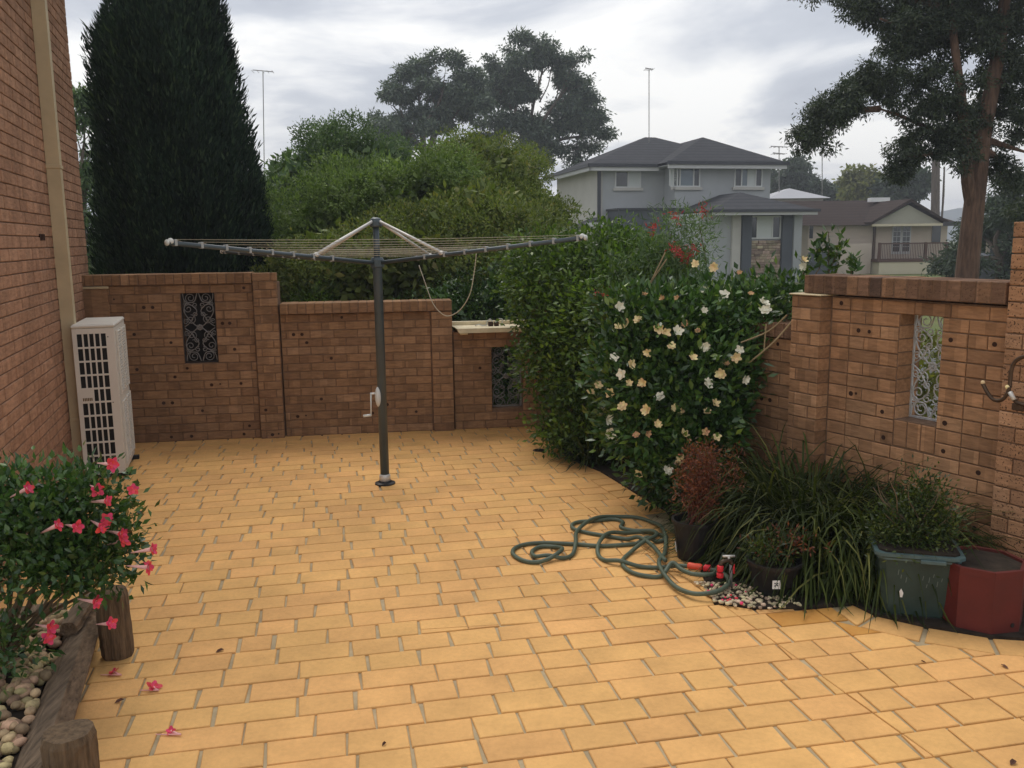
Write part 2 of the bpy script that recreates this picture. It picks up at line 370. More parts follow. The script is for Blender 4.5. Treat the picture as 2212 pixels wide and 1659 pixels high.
# street and footpath beyond the right-hand wall, running along it
WR = fr_heading(151); WRn = Vector((.8746, .4848, 0)); WR0 = Vector((.253, 9.391, 0))
def strip(name, d0, d1, z0, z1, m):
    b = MB(); A = WR0 + WRn * d0 - WR * 40; B = WR0 + WRn * d1 - WR * 40; Cc = WR0 + WRn * d1 + WR * 22; Dd = WR0 + WRn * d0 + WR * 22
    b.prism([(p.x, p.y) for p in (A, Dd, Cc, B)], z0, z1); o = b.build(name, m); o['kind'] = 'structure'; return o
M_ROAD = mat('asphalt', (.13, .13, .13), .9, noise=(5, .25)); M_CONC = mat('concrete', (.36, .35, .33), .9, noise=(3, .2))
strip('footpath', 1.3, 2.4, -.4, -.30, M_CONC)
strip('road', 4.6, 11.0, -.4, -.345, M_ROAD)
strip('kerb', 4.35, 4.6, -.4, -.24, M_CONC)
strip('kerb', 11.0, 11.25, -.4, -.24, M_CONC)
# far hills
hm = mat('hill_bush', (.055, .075, .07), .95, noise=(.02, .35))
hv = []; rng = random.Random(5); n = 90
for i in range(n):
    x = -500 + 1400 * i / (n - 1); h = 22 + 9 * math.sin(i * .31) + 6 * math.sin(i * .83 + 1) + rng.uniform(-1, 1)
    hv += [(x, 560, -3), (x, 640, h), (x, 760, -3)]
hf = []
for i in range(n - 1):
    a = 3 * i; hf += [(a, a + 3, a + 4, a + 1), (a + 1, a + 4, a + 5, a + 2)]
h = meshobj('hills', hv, hf, hm, smooth=True); h['kind'] = 'structure'

# ================================================================== PAVING
random.seed(11)
rng = random.Random(11)
pav = struct('paving')
slab = MB(); slab.prism([(-6.5, -1.0), (5.5, -1.0), (5.5, 4.7), (.9, 9.6), (-6.5, 9.6)], -.34, -.010); slab.build('slab', M_GROUT, pav)
PU = fr_heading(78.5).xy; PV = Vector((-PU.y, PU.x))
PO = Vector((0, 3.0))
EDGE_A = [(.20, 9.6), (.279, 9.05), (.521, 7.948), (.769, 7.443), (.988, 6.731), (1.132, 6.305), (1.17, 5.6), (1.12, 4.9), (1.105, 4.63)]
EDGE_M = [(1.105, 4.63), (1.33, 4.545), (1.58, 4.547), (1.852, 4.601)]
EDGE_B = [(1.852, 4.601), (1.917, 4.447), (2.12, 4.299), (2.384, 4.169), (2.75, 4.10), (4.6, 3.85)]
BW = .185
def offs(pl, d):
    out = []
    for i, p in enumerate(pl):
        t = Vector(pl[min(i + 1, len(pl) - 1)]) - Vector(pl[max(i - 1, 0)]); t.normalize(); n = Vector((t.y, -t.x)) # right of travel
        out.append((p[0] + n.x * d, p[1] + n.y * d))
    return out
INA = offs(EDGE_A[:6], BW) ; INA = INA + [EDGE_A[6], EDGE_A[7], EDGE_A[8]]
INB = offs(EDGE_B, BW); INB[0] = (1.74, 4.52)
LINE = INA + EDGE_M[1:3] + INB       # paving side is to the right of travel
def near_seg(c):
    best = None
    for a, b in zip(LINE[:-1], LINE[1:]):
        a = Vector(a); b = Vector(b); t = max(0, min(1, (c - a).dot(b - a) / (b - a).length_squared)); q = a + (b - a) * t; d = (c - q).length
        if best is None or d < best[0] - 1e-6: best = (d, a, b)
    return best
CUTS = []     # saw cuts: (point, normal, from, to)
c1a, c1b = G(1805, 1481).xy, G(2052, 1658).xy; d1 = (c1b - c1a).normalized(); CUTS.append((c1a, Vector((-d1.y, d1.x)), -3.2, 4))
c2a, c2b = G(967, 1356).xy, G(1462, 1325).xy; d2 = (c2b - c2a).normalized(); CUTS.append((c2a, Vector((-d2.y, d2.x)), -.25, .75))
polys = []
def emit(poly, depth=0):
    c = Vector((sum(p[0] for p in poly) / len(poly), sum(p[1] for p in poly) / len(poly)))
    for k, (p, n, t0, t1) in enumerate(CUTS):
        if k < depth: continue
        t = Vector((n.y, -n.x)); s_ = (c - p).dot(t)
        if t0 <= s_ <= t1 and abs((c - p).dot(n)) < .3:
            A = clip_poly(poly, p + n * .003, n); B = clip_poly(poly, p - n * .003, -n)
            if len(A) > 2 and len(B) > 2:
                for q in (A, B):
                    if abs(area(q)) > .0012: emit(q, k + 1)
                return
    polys.append(poly)
for j in range(-9, 42):
    v0 = j * .1705; u = -7 + rng.uniform(0, .3)
    while u < 5.5:
        L = rng.choice([.17, .20, .22, .25, .25, .27, .29, .32, .35])
        q = []
        jj = lambda: rng.uniform(-.004, .004)
        for (uu, vv) in ((u + .0075, v0 + .0048), (u + L - .0075, v0 + .0048), (u + L - .0075, v0 + .1657), (u + .0075, v0 + .1657)):
            P = PO + PU * (uu + jj() * 1.5) + PV * (vv + jj() * .6); q.append((P.x, P.y))
        u += L
        c = Vector((sum(p[0] for p in q) / 4, sum(p[1] for p in q) / 4))
        if c.y > 9.75 or c.y < 1.9 or c.x < -4.7 or c.x > 4.3: continue
        d, a, b = near_seg(c)
        if d < .36:
            t = (b - a).normalized(); nn = Vector((t.y, -t.x))
            q = clip_poly(q, a + nn * .004, nn)
            if len(q) < 3 or abs(area(q)) < .002: continue
        else:
            t = (b - a).normalized(); nn = Vector((t.y, -t.x))
            if (c - a).dot(nn) < 0: continue
        emit(q)
# header course along the bed edges
def header(outer, inner, step):
    for (a, b), (c, d) in zip(zip(outer[:-1], outer[1:]), zip(inner[:-1], inner[1:])):
        a, b, c, d = map(Vector, (a, b, c, d)); n = max(1, round((b - a).length / step))
        for k in range(n):
            t0, t1 = k / n, (k + 1) / n; e = .006 / max(.05, (b - a).length)
            q = [a.lerp(b, t0 + e), a.lerp(b, t1 - e), c.lerp(d, t1 - e), c.lerp(d, t0 + e)]
            q = [tuple(p.lerp(q[(i + 2) % 4], .02)) for i, p in enumerate(q)]
            if area(q) < 0: q = q[::-1]
            polys.append(q)
header(EDGE_A[:6], INA[:6], .21); header(EDGE_B, INB, .2)
def paver_geo(poly):
    if area(poly) < 0: poly = poly[::-1]
    n = len(poly); ins = inset(poly, .0035)
    vs = [(x, y, -.03) for x, y in poly] + [(x, y, -.0035) for x, y in poly] + [(x, y, 0) for x, y in ins]
    fs = [tuple(range(2 * n, 3 * n))]
    for k in (0, n):
        for i in range(n): fs.append((k + i, k + (i + 1) % n, k + n + (i + 1) % n, k + n + i))
    return vs, fs
def pix(P):
    v = Vector(P) - CAM; d = v.dot(FW)
    if d < .1: return None
    return CX + v.dot(CR) / d * F, CY - v.dot(CU) / d * F
vis = []; rest = []
for q in polys:
    c = (sum(p[0] for p in q) / len(q), sum(p[1] for p in q) / len(q)); p = pix((c[0], c[1], 0))
    if p and -20 < p[0] < 2232 and p[1] < 1700: vis.append((math.hypot(*c), c, q))
    else: rest.append(q)
vis.sort(key=lambda t: t[0])
for d, c, q in vis[:298]:
    vs, fs = paver_geo([(x - c[0], y - c[1]) for x, y in q])
    tz = rng.uniform(-.0012, .0012)
    me = bpy.data.meshes.new('paver'); me.from_pydata(vs, [], fs); me.materials.append(M_PAVERS if (Vector(c) - Vector((1.66, 4.40))).length < .17 else M_PAVER)
    o = bpy.data.objects.new('paver', me); link(o, pav); o.location = (c[0], c[1], tz)
far = MB()
for q in [t[2] for t in vis[298:]] + rest:
    vs, fs = paver_geo(q); dz = rng.uniform(-.0012, .0012); far.add([(x, y, z + dz) for x, y, z in vs], fs)
far.build('pavers_far', M_PAVER, pav, kind='stuff')

# ================================================================== BRICKWORK
BC = {}
def brick_mesh(w, h, m, holes=0, depth=.05, seed=0):
    k = (round(w, 3), round(h, 3), m.name, holes, depth, seed)
    if k in BC: return BC[k]
    vs, fs, mi = brick_geo(w, h, holes, depth, seed)
    me = bpy.data.meshes.new('brick'); me.from_pydata(vs, [], fs); me.materials.append(m); me.materials.append(M_HOLE)
    me.polygons.foreach_set('material_index', mi); BC[k] = me; return me
def brick_geo(w, h, holes=0, depth=.05, seed=0):
    b = .004; W, H = w / 2, h / 2; vs = []
    for y, i in ((depth, 0), (b, 0), (0, b)): vs += [(-W + i, y, -H + i), (W - i, y, -H + i), (W - i, y, H - i), (-W + i, y, H - i)]
    fs = [(8, 9, 10, 11)]
    for k in (0, 4):
        for i in range(4): fs.append((k + i, k + (i + 1) % 4, k + 4 + (i + 1) % 4, k + 4 + i))
    mi = [0] * len(fs); rg = random.Random(seed * 17 + holes)
    xs = {1: [rg.uniform(-.5, .5)], 2: [-.45, .4], 3: [-.6, 0, .6]}.get(holes, [])
    for x in xs:
        n = len(vs); r = rg.uniform(.009, .019); cx = x * W * .85; cz = rg.uniform(-.1, .1) * H
        vs += [(cx + r * math.cos(a), -.0012, cz + r * .95 * math.sin(a)) for a in [2 * math.pi * i / 8 for i in range(8)]]
        fs.append(tuple(range(n, n + 8))); mi.append(1)
    return vs, fs, mi
def lay(x0, x1, z0, z1, holes=(), course=.086, bl=.24, off=0, y=0.0, rg=None, head=False):
    """list of bricks (xc, zc, w, h, y) of a running-bond panel with openings"""
    out = []; nrow = max(1, round((z1 - z0) / course)); ch = (z1 - z0) / nrow
    for r in range(nrow):
        za = z0 + r * ch; segs = [(x0, x1)]
        for (a, b, c, d) in holes:
            if za + ch * .5 > c and za + ch * .5 < d:
                ns = []
                for s0, s1 in segs:
                    if b <= s0 or a >= s1: ns.append((s0, s1))
                    else:
                        if a - s0 > .03: ns.append((s0, a))
                        if s1 - b > .03: ns.append((b, s1))
                segs = ns
        for s0, s1 in segs:
            ph = ((r + off) % 2) * bl / 2; k0 = math.floor((s0 - ph) / bl)
            x = s0
            while x < s1 - .015:
                nx = (math.floor((x - ph + 1e-6) / bl) + 1) * bl + ph; e = min(nx, s1)
                if s1 - e < .045: e = s1
                if e - x < .05 and e < s1: e = min(e + bl / 2, s1)
                out.append(((x + e) / 2, za + ch / 2, e - x - .0065, ch - .0075, y)); x = e
    return out
def soldier(x0, x1, z0, z1, y, pitch=.086):
    n = max(1, round((x1 - x0) / pitch)); p = (x1 - x0) / n
    return [(x0 + (i + .5) * p, (z0 + z1) / 2, p - .009, z1 - z0 - .006, y) for i in range(n)]
def place_bricks(root, bricks, m, rg, hole_p=.12, depth=.05, limit=290, name='brick', parent=None, turn=None):
    W = WM[root]; parent = parent or root
    items = []
    for b in bricks:
        P = W @ Vector((b[0], b[4], b[1])); p = pix(P); v = p is not None and -30 < p[0] < 2242 and -30 < p[1] < 1689
        items.append(((0 if v else 100) + (P - CAM).length, b))
    items.sort(key=lambda t: t[0])
    joined = MB(W)
    for i, (d, b) in enumerate(items):
        hl = rg.choice([1, 1, 1, 2]) if (rg.random() < hole_p and b[2] > .1) else 0
        mm = b[5] if len(b) > 5 else m; dp = b[6] if len(b) > 6 else depth; jy = rg.uniform(-.0025, .0025)
        if i < limit and d < 100:
            me = brick_mesh(b[2], b[3], mm, hl, dp, rg.randint(0, 2) if hl else 0)
            o = bpy.data.objects.new(name, me); link(o, parent); o.location = (b[0], b[4] + jy, b[1])
            o.rotation_euler = (rg.uniform(-.006, .006), 0, rg.uniform(-.006, .006))
        else:
            vs, fs, mi = brick_geo(b[2], b[3], hl, dp, rg.randint(0, 2))
            n = len(joined.v); joined.v += [W @ Vector((b[0] + x, b[4] + y + jy, b[1] + z)) for x, y, z in vs]
            joined.f += [[k + n for k in f] for f in fs]; joined.mi += mi
    if joined.v: joined.build('bricks_rest', [m, M_HOLE], parent, kind='stuff')
def wall_core(root, boxes, y1=.21, y0=.0075):
    b = MB(WM[root])
    for x0, x1, z0, z1 in boxes: b.box(x0, x1, y0, y1, z0, z1)
    return b.build('core', M_MORTAR, root)

def scroll_grille(root, w, h, x0, z0, y, m, fm=None):
    """wrought-iron panel: frame bars, C-scrolls and rosette, local x/z plane at depth y"""
    T = WM[root]
    fr = MB(T)
    t = .012
    fr.box(x0, x0 + w, y - .006, y + .006, z0, z0 + t); fr.box(x0, x0 + w, y - .006, y + .006, z0 + h - t, z0 + h)
    fr.box(x0, x0 + t, y - .006, y + .006, z0 + t, z0 + h - t); fr.box(x0 + w - t, x0 + w, y - .006, y + .006, z0 + t, z0 + h - t)
    fr.build('frame', fm or m, root)
    cx, cz = x0 + w / 2, z0 + h / 2
    def spiral(c, r0, r1, a0, turns, n=22):
        return [(c[0] + (r0 + (r1 - r0) * i / n) * math.cos(a0 + turns * 2 * math.pi * i / n), y, c[1] + (r0 + (r1 - r0) * i / n) * math.sin(a0 + turns * 2 * math.pi * i / n)) for i in range(n + 1)]
    for sx in (-1, 1):
        for sz in (-1, 1):
            q = lambda u, v: (cx + sx * u * w / 2, y, cz + sz * v * h / 2)
            def sp(u, v, r0, r1, a0, turns):
                pts = []
                for i in range(19):
                    k = i / 18; r = r0 + (r1 - r0) * k; a = a0 + turns * 2 * math.pi * k
                    pts.append((cx + sx * (u * w / 2 + r * math.cos(a)), y, cz + sz * (v * h / 2 + r * math.sin(a))))
                return pts
            for args in ((.45, .82, .052, .012, -1.2, 1.5), (.62, .52, .046, .010, 2.2, -1.4), (.50, .22, .05, .012, 1.6, 1.45), (.20, .62, .028, .008, -2, 1.2), (.78, .66, .026, .007, 1.0, 1.3), (.80, .16, .028, .007, 2.6, -1.3), (.22, .36, .026, .007, -1.0, 1.3)):
                b = MB(T); b.tube(sp(*args), .0042, 5); b.build('scroll', m, root)
            b = MB(T); b.tube(spline([q(.05, .0), q(.35, .10), q(.75, .32), q(.88, .5), q(.7, .68), q(.25, .72), q(.05, .95)], 5), .0052, 5); b.build('scroll', m, root)
            b = MB(T); b.tube(spline([q(.9, .02), q(.6, .12), q(.3, .32), q(.12, .45), q(.3, .58), q(.8, .75), q(.9, .95)], 5), .0048, 5); b.build('scroll', m, root)
    b = MB(T)
    for k in range(8):
        a = k * math.pi / 4; b.blob((cx + .022 * math.cos(a), y - .004, cz + .022 * math.sin(a)), (.011, .006, .011), 6, 4)
    b.blob((cx, y - .006, cz), (.012, .01, .012), 8, 5); b.build('rosette', m, root)

rg = random.Random(3)
BH = 81.8; BO = (-3.85, 8.80); BRZ = R(90 - BH)
# --- back wall, tall left section with iron grille
wa = thing('garden_wall', 'tall brown brick garden wall with dark scroll grille beside the air conditioner', 'wall', (*BO, 0), BRZ)
OP = (.548, .877, .80, 1.52)
wall_core(wa, [(-.42, OP[0], -.05, 1.60), (OP[1], 1.5, -.05, 1.60), (OP[0], OP[1], -.05, OP[2]), (OP[0], OP[1], OP[3], 1.60)])
pcb = MB(WM[wa]); pcb.box(1.268, 1.494, -.049, .006, -.05, 1.694); pcb.box(-.42, 1.25, -.024, .2, 1.602, 1.697); pcb.build('mortar_bed', M_MORTAR, wa)
br = lay(-.42, 1.255, 0, 1.591, [OP], off=0)
br += [(b[0], b[1], b[2], b[3], -.055, M_BRICKB, .105) for b in lay(1.262, 1.50, 0, 1.700, off=1)]
br += [(b[0], b[1], b[2], b[3], -.03, M_BRICKB, .26) for b in soldier(-.42, 1.257, 1.594, 1.703, -.03)]
place_bricks(wa, br, M_BRICKB, rg, .18)
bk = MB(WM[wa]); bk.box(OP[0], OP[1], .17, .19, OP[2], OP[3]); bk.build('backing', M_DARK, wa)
scroll_grille(wa, OP[1] - OP[0], OP[3] - OP[2], OP[0], OP[2], .035, M_IRON, M_BLACK)
pt = MB(WM[wa]); pt.box(-.40, -.13, -.03, -.003, 1.20, 1.565, .003); pt.build('conduit_cover', M_BRICKB, wa)
pt = MB(WM[wa]); pt.box(-.41, -.12, -.04, -.001, 1.567, 1.59, .003); pt.build('cover_cap', M_CREAM, wa)

# --- middle section, one step lower, with the second pier
wb = thing('garden_wall', 'lower middle brick wall with brick coping behind the clothes hoist', 'wall', (*BO, 0), BRZ)
wall_core(wb, [(1.51, 3.25, -.05, 1.275)])
pcb = MB(WM[wb]); pcb.box(3.048, 3.256, -.049, .006, -.05, 1.27); pcb.box(1.52, 3.256, -.069, .2, 1.278, 1.38); pcb.build('mortar_bed', M_MORTAR, wb)
br = lay(1.51, 3.035, 0, 1.272, off=1)
br += [(b[0], b[1], b[2], b[3], -.055, M_BRICKB, .105) for b in lay(3.042, 3.262, 0, 1.272, off=1)]
br += [(b[0], b[1], b[2], b[3], -.075, M_BRICKB, .30) for b in soldier(1.515, 3.262, 1.276, 1.386, -.075)]
place_bricks(wb, br, M_BRICKB, rg, .09)

# --- right low section with the second grille and the cream board
wc = thing('garden_wall', 'lowest brick wall with dark grille opening under the cream board', 'wall', (*BO, 0), BRZ)
OP = (3.676, 4.008, .21, .874)
wall_core(wc, [(3.27, OP[0], -.05, 1.045), (OP[1], 4.25, -.05, 1.045), (OP[0], OP[1], -.05, OP[2]), (OP[0], OP[1], OP[3], 1.045)])
place_bricks(wc, lay(3.27, 4.16, 0, 1.045, [OP]), M_BRICKB, rg, .06)
scroll_grille(wc, OP[1] - OP[0], OP[3] - OP[2], OP[0], OP[2], .12, M_IRON)
bd = thing('board', 'cream painted board lying flat on top of the lowest brick wall', 'board', (*BO, 0), BRZ)
b = MB(WM[bd]); b.add([(3.32, -.17, 1.048), (4.07, -.17, 1.048), (4.07, .24, 1.048), (3.32, .24, 1.048), (3.30, -.17, 1.095), (4.09, -.17, 1.095), (4.11, .28, 1.095), (3.26, .28, 1.095)],
    [(3, 2, 1, 0), (4, 5, 6, 7), (0, 1, 5, 4), (1, 2, 6, 5), (2, 3, 7, 6), (3, 0, 4, 7)]); b.build('plank', M_CREAM2, bd)
b = MB(WM[bd]); b.box(3.27, 4.10, .22, .27, 1.0955, 1.135, .004); b.build('lip', M_CREAM2, bd)
b = MB(WM[bd]); b.box(3.34, 3.42, -.07, -.004, 1.02, 1.0478, .003); b.build('cleat', M_CREAM2, bd)
sc = thing('scrap', 'small dark and pale bracket scrap lying on the cream board', 'scrap', WM[bd] @ Vector((3.70, .05, 1.095)), BRZ)
W_ = WM[sc]
b = MB(W_); b.box(-.05, 0, -.03, .02, 0, .045, .004); b.box(.012, .06, -.03, .02, 0, .045, .004); b.build('clip', mat('scrap_brown', (.06, .03, .02), .7), sc)
b = MB(W_); b.tube([(-.07, 0, .006), (-.06, 0, .05), (-.03, 0, .075), (-.005, 0, .05), (.0, 0, .01)], .007, 6); b.tube([(.03, .02, .05), (.07, .01, .075), (.10, 0, .07), (.10, 0, .03), (.075, 0, .006)], .007, 6)
b.tube([(-.19, 0, .007), (-.15, .01, .02), (-.11, -.01, .007), (-.07, 0, .012)], .006, 6); b.build('loop', M_PALEPL, sc)

# --- right-hand wall
RH = 151; RRZ = math.atan2(WR.y, WR.x)
wr = thing('garden_wall', 'low brick wall section half hidden behind the gardenia', 'wall', WR0, RRZ)
wall_core(wr, [(-.1, 3.62, -.3, 1.27)])
br = [b for b in lay(1.6, 3.62, 0, 1.272)] + [(b[0], b[1], b[2], b[3], -.03, M_COPE, .27) for b in soldier(1.6, 3.62, 1.276, 1.386, -.03)]
place_bricks(wr, br, M_BRICK, rg, .08)
w2 = thing('garden_wall', 'tall brick wall with pale scroll grille and dark stained brick coping at right', 'wall', WR0, RRZ)
OP = (4.455, 4.752, .85, 1.528)
b = MB(WM[w2])
for x0, x1, z0, z1 in [(3.64, OP[0], -.3, 1.60), (OP[1], 5.2, -.3, 1.60), (OP[0], OP[1], -.3, OP[2]), (OP[0], OP[1], OP[3], 1.60)]: b.box(x0, x1, .009, .22, z0, z1)
b.build('core', M_MORTAR, w2)
pcb = MB(WM[w2]); pcb.box(3.672, 3.913, -.094, .008, -.3, 1.597); pcb.box(3.725, 5.155, -.044, .22, 1.6135, 1.732); pcb.build('mortar_bed', M_MORTAR, w2)
br = lay(3.93, 5.16, 0, 1.596, [(OP[0], OP[1], OP[2] - .17, OP[3])])
br += soldier(OP[0], OP[1], OP[2] - .172, OP[2] - .004, 0, .099)
br += [(b_[0], b_[1], b_[2], b_[3], -.10, M_BRICK, .15) for b_ in lay(3.665, 3.92, 0, 1.60, off=1)]
br += [(b_[0], b_[1], b_[2], b_[3], -.05, M_COPE, .31) for b_ in soldier(3.72, 5.16, 1.612, 1.738, -.05, .09)]
place_bricks(w2, br, M_BRICK, rg, .12)
# brick reveals inside the opening and return faces of the pier
b = MB(WM[w2])
for k in range(8):
    z = OP[2] + k * .085; b.box(OP[0] - .002, OP[0] + .003, .012, .2, z, z + .076); b.box(OP[1] - .003, OP[1] + .002, .012, .2, z, z + .076)
b.box(OP[0] + .004, OP[1] - .004, .004, .218, OP[3] - .006, OP[3] - .002)
b.build('reveal', M_BRICK, w2)
pc = MB(WM[w2]); pc.box(3.655, 3.93, -.115, .06, 1.601, 1.611, .003); pc.build('pier_cap', M_CREAM, w2)
scroll_grille(w2, OP[1] - OP[0], OP[3] - OP[2], OP[0], OP[2], .15, M_IRONL)
# --- pier at the right edge of the picture
wp = thing('brick_pier', 'speckled brick gate pier at the right edge of the picture', 'pier', WR0, RRZ)
b = MB(WM[wp]); b.box(5.19, 5.66, -.06, .30, -.3, 2.05); b.build('core', M_MORTAR, wp)
br = [(b_[0], b_[1], b_[2], b_[3], -.07, M_BRICKS, .06) for b_ in lay(5.18, 5.67, 0, 2.064, off=0)]
place_bricks(wp, br, M_BRICKS, rg, 0)
b = MB(WM[wp])
for k in range(24):
    z = k * .086
    if k % 2: b.box(5.1805, 5.1895, -.008, .10, z + .005, z + .081); b.box(5.1805, 5.1895, .11, .29, z + .005, z + .081)
    else: b.box(5.1805, 5.1895, -.008, .22, z + .005, z + .081)
b.build('return_bricks', M_BRICKS, wp)
# wrought bracket on the pier
hk = thing('wall_bracket', 'dark curved metal bracket with pale tips on the right-hand pier', 'bracket', WM[wp] @ Vector((5.3, -.07, 1.12)), RRZ)
z5 = src(2700, 850, .3316)
def onwall(px, yl):       # pixel -> point on the plane y=yl of the right wall frame
    d = ray(*px); p0 = WM[wp] @ Vector((0, yl, 0)); t = (p0 - CAM).dot(WRn) / d.dot(WRn); return CAM + d * t
pl = [onwall(z5(*p), -.15) for p in [(1660, 775), (1500, 800), (1420, 850), (1385, 950), (1375, 1085)]]
b = MB(); b.tube(spline(pl, 6), .011, 8); b.build('stem', M_BRONZE, hk, True)
pl = [onwall(z5(*p), -.16) for p in [(1120, 1050), (1160, 1130), (1210, 1195), (1270, 1212), (1325, 1185), (1360, 1120), (1368, 1085)]]
b = MB(); b.tube(spline(pl, 6), .0105, 8); b.build('hook', M_BRONZE, hk, True)
pl = [onwall(z5(*p), -.15) for p in [(1365, 1120), (1420, 1210), (1500, 1250), (1680, 1290)]]
b = MB(); b.tube(spline(pl, 6), .0105, 8); b.build('arm', M_BRONZE, hk, True)
b = MB(); b.tube([onwall(z5(1375, 1130), -.165), onwall(z5(1415, 1205), -.165)], .0125, 8); b.build('collar', M_GALV, hk, True)
for p in ((1120, 1042), (1352, 1085)):
    b = MB(); b.blob(onwall(z5(*p), -.16), .0125, 8, 6); b.build('tip', M_PETALC, hk, True)
b = MB(WM[wp]); b.box(5.30, 5.36, -.15, -.0725, 1.06, 1.10, .004); b.build('wall_plate', M_BRONZE, hk)

# --- house wall on the left
HO = Vector((-3.326, 5.942, 0)); HRZ = R(90 + 17.4)
hw = thing('brick_house', 'reddish brick house wall rising along the left edge with cream downpipe', 'house', HO, HRZ)
b = MB(WM[hw]); b.box(-1.6, 3.40, .009, .24, -.05, 5.2); b.build('wall_core', M_MORTAR, hw)
b = MB(WM[hw]); b.box(2.2, 3.40, .245, 3.0, -.05, 5.2); b.build('gable_wall', M_BRICKH, hw)
br = lay(-1.6, 3.40, 0, 5.16)
place_bricks(hw, br, M_BRICKH, rg, 0, limit=292)
b = MB(WM[hw]); b.box(1.585, 1.69, -.105, -.002, .05, 5.0, .006); b.build('downpipe', M_CREAM, hw)
for z in (.5, 2.62, 4.4):
    b = MB(WM[hw]); b.box(1.578, 1.697, -.112, -.001, z, z + .03, .003); b.build('downpipe_strap', M_CREAM, hw)
b = MB(WM[hw])
for k in range(4): b.box(1.05 + k * .055, 1.075 + k * .055, -.006, .006, 2.035, 2.085)
b.build('weep_vent', M_HOLE, hw)
b = MB(WM[hw]); b.box(2.9, 4.1, -.16, .02, 5.06, 5.17, .006); b.build('gutter', mat('gutter_grey', (.2, .19, .18), .5), hw)
b = MB(WM[hw]); b.box(-1.6, 4.05, -.4, 3.0, 5.18, 5.24, .006); b.build('eave', M_CREAM, hw)
b = MB(); b.tube(spline([AT(150, 900, 7.75), AT(150, 950, 7.72), AT(146, 1000, 7.68), AT(150, 1030, 7.64)], 5), .02, 8); 
pp = b.build('refrigerant_pipe', M_BLACK, hw, True)

# ================================================================== AIR CONDITIONER
ac_o = Vector((-3.375, 7.495, 0)); ac = thing('air_conditioner', 'beige twin-fan air conditioner outdoor unit standing against the house wall', 'air conditioner', ac_o, R(17.4))
W_ = WM[ac]      # local x right, y away along the house wall; front-right corner at the origin
w, d, h0, h1 = .325, .78, .035, 1.335
b = MB(W_); b.box(-w + .012, -.012, .012, d - .012, h0, h1 - .03); b.build('inner_case', M_DARK, ac)
b = MB(W_); b.box(-w - .004, .004, -.004, d + .004, h1 - .035, h1, .012); b.build('top_lid', M_AC, ac)
# end panel with its punched slots: solid borders and bars around 10 rows x 5 columns
gx0, gx1 = -w + .034, -.066; gz0, gz1 = h0 + .05, h1 - .08
b = MB(W_); b.box(-w, gx0, -.001, .02, h0, h1 - .036); b.box(gx1, 0, -.001, .02, h0, h1 - .036); b.box(gx0, gx1, -.001, .02, h0, gz0); b.box(gx0, gx1, -.001, .02, gz1, h1 - .036)
b.build('end_panel', M_AC, ac)
rows, cols = 10, 5; ph = (gz1 - gz0) / rows; pw = (gx1 - gx0) / cols
for r in range(1, rows):
    b = MB(W_); b.box(gx0, gx1, .0, .018, gz0 + r * ph - .0075, gz0 + r * ph + .0075); b.build('grille_bar', M_AC, ac)
for c in range(1, cols):
    b = MB(W_); b.box(gx0 + c * pw - .006, gx0 + c * pw + .006, .002, .016, gz0, gz1); b.build('grille_bar', M_AC, ac)
b = MB(W_); b.box(gx0 - .002, gx0 + 2 * pw, -.002, .01, gz0 + 5 * ph, gz0 + 6 * ph); b.build('badge_plate', M_AC, ac)
bm_ = mat('badge_brown', (.16, .10, .03), .5)
for i in range(6):
    b = MB(W_); b.box(gx0 + .006 + i * .013, gx0 + .015 + i * .013, -.0035, -.0015, gz0 + 5 * ph + .014, gz0 + 5 * ph + .040); b.build('badge_letter', bm_, ac)
# right long side: louvred/meshed fan guards
b = MB(W_); b.box(-.02, 0, .02, d, h0, h1 - .036); b.build('side_panel', M_AC, ac)
for cz in (.36, .98):
    for k in range(20):
        z = cz - .26 + k * .0275; b = MB(W_); b.box(.0, .012, .10, d - .08, z, z + .009); b.build('guard_wire', M_AC, ac)
    for yy in (.10, d - .085, d / 2):
        b = MB(W_); b.box(.002, .017, yy, yy + .012, cz - .27, cz + .29); b.build('guard_frame', M_AC, ac)
b = MB(W_); b.box(-w, -w + .02, .02, d, h0, h1 - .036); b.build('side_panel', M_AC, ac)
b = MB(W_); b.box(-w, 0, d - .02, d, h0, h1 - .036); b.build('rear_panel', M_AC, ac)
for yy in (.03, .63):
    b = MB(W_); b.box(-w - .03, .05, yy, yy + .055, 0, .036, .004); b.build('foot', M_BLACK, ac)
for (x, z) in ((-.05, h1 - .11), (-.052, .66), (-.05, .15)):
    b = MB(W_); b.blob((x, -.001, z), (.005, .003, .005), 6, 4); b.build('screw', M_BRONZE, ac)

# ================================================================== ROTARY CLOTHES HOIST
hx, hy = -1.068, 7.156
ho = thing('clothes_hoist', 'dark grey rotary clothes hoist standing in the middle of the paving', 'clothes line', (hx, hy, 0))
P = lambda x, y, z: (hx + x, hy + y, z)
b = MB(); b.lathe([(.085, 0), (.085, .012), (.06, .02), (.052, .03)], 16, (hx, hy, 0)); b.build('base_collar', M_BLACK, ho)
b = MB(); b.lathe([(.046, .02), (.046, .075), (.038, .085)], 16, (hx, hy, 0)); b.build('base_socket', M_GALV, ho, True)
b = MB(); b.lathe([(.037, .06), (.037, 1.77), (.039, 1.775), (.039, 1.80)], 18, (hx, hy, 0)); b.build('pole', M_HOIST, ho, True)
b = MB(); b.lathe([(.025, 1.78), (.025, 2.13)], 14, (hx, hy, 0)); b.build('inner_pole', M_HOIST, ho, True)
b = MB(); b.lathe([(.052, 1.79), (.056, 1.80), (.056, 1.85), (.045, 1.87)], 14, (hx, hy, 0)); b.build('hub', M_HOIST, ho)
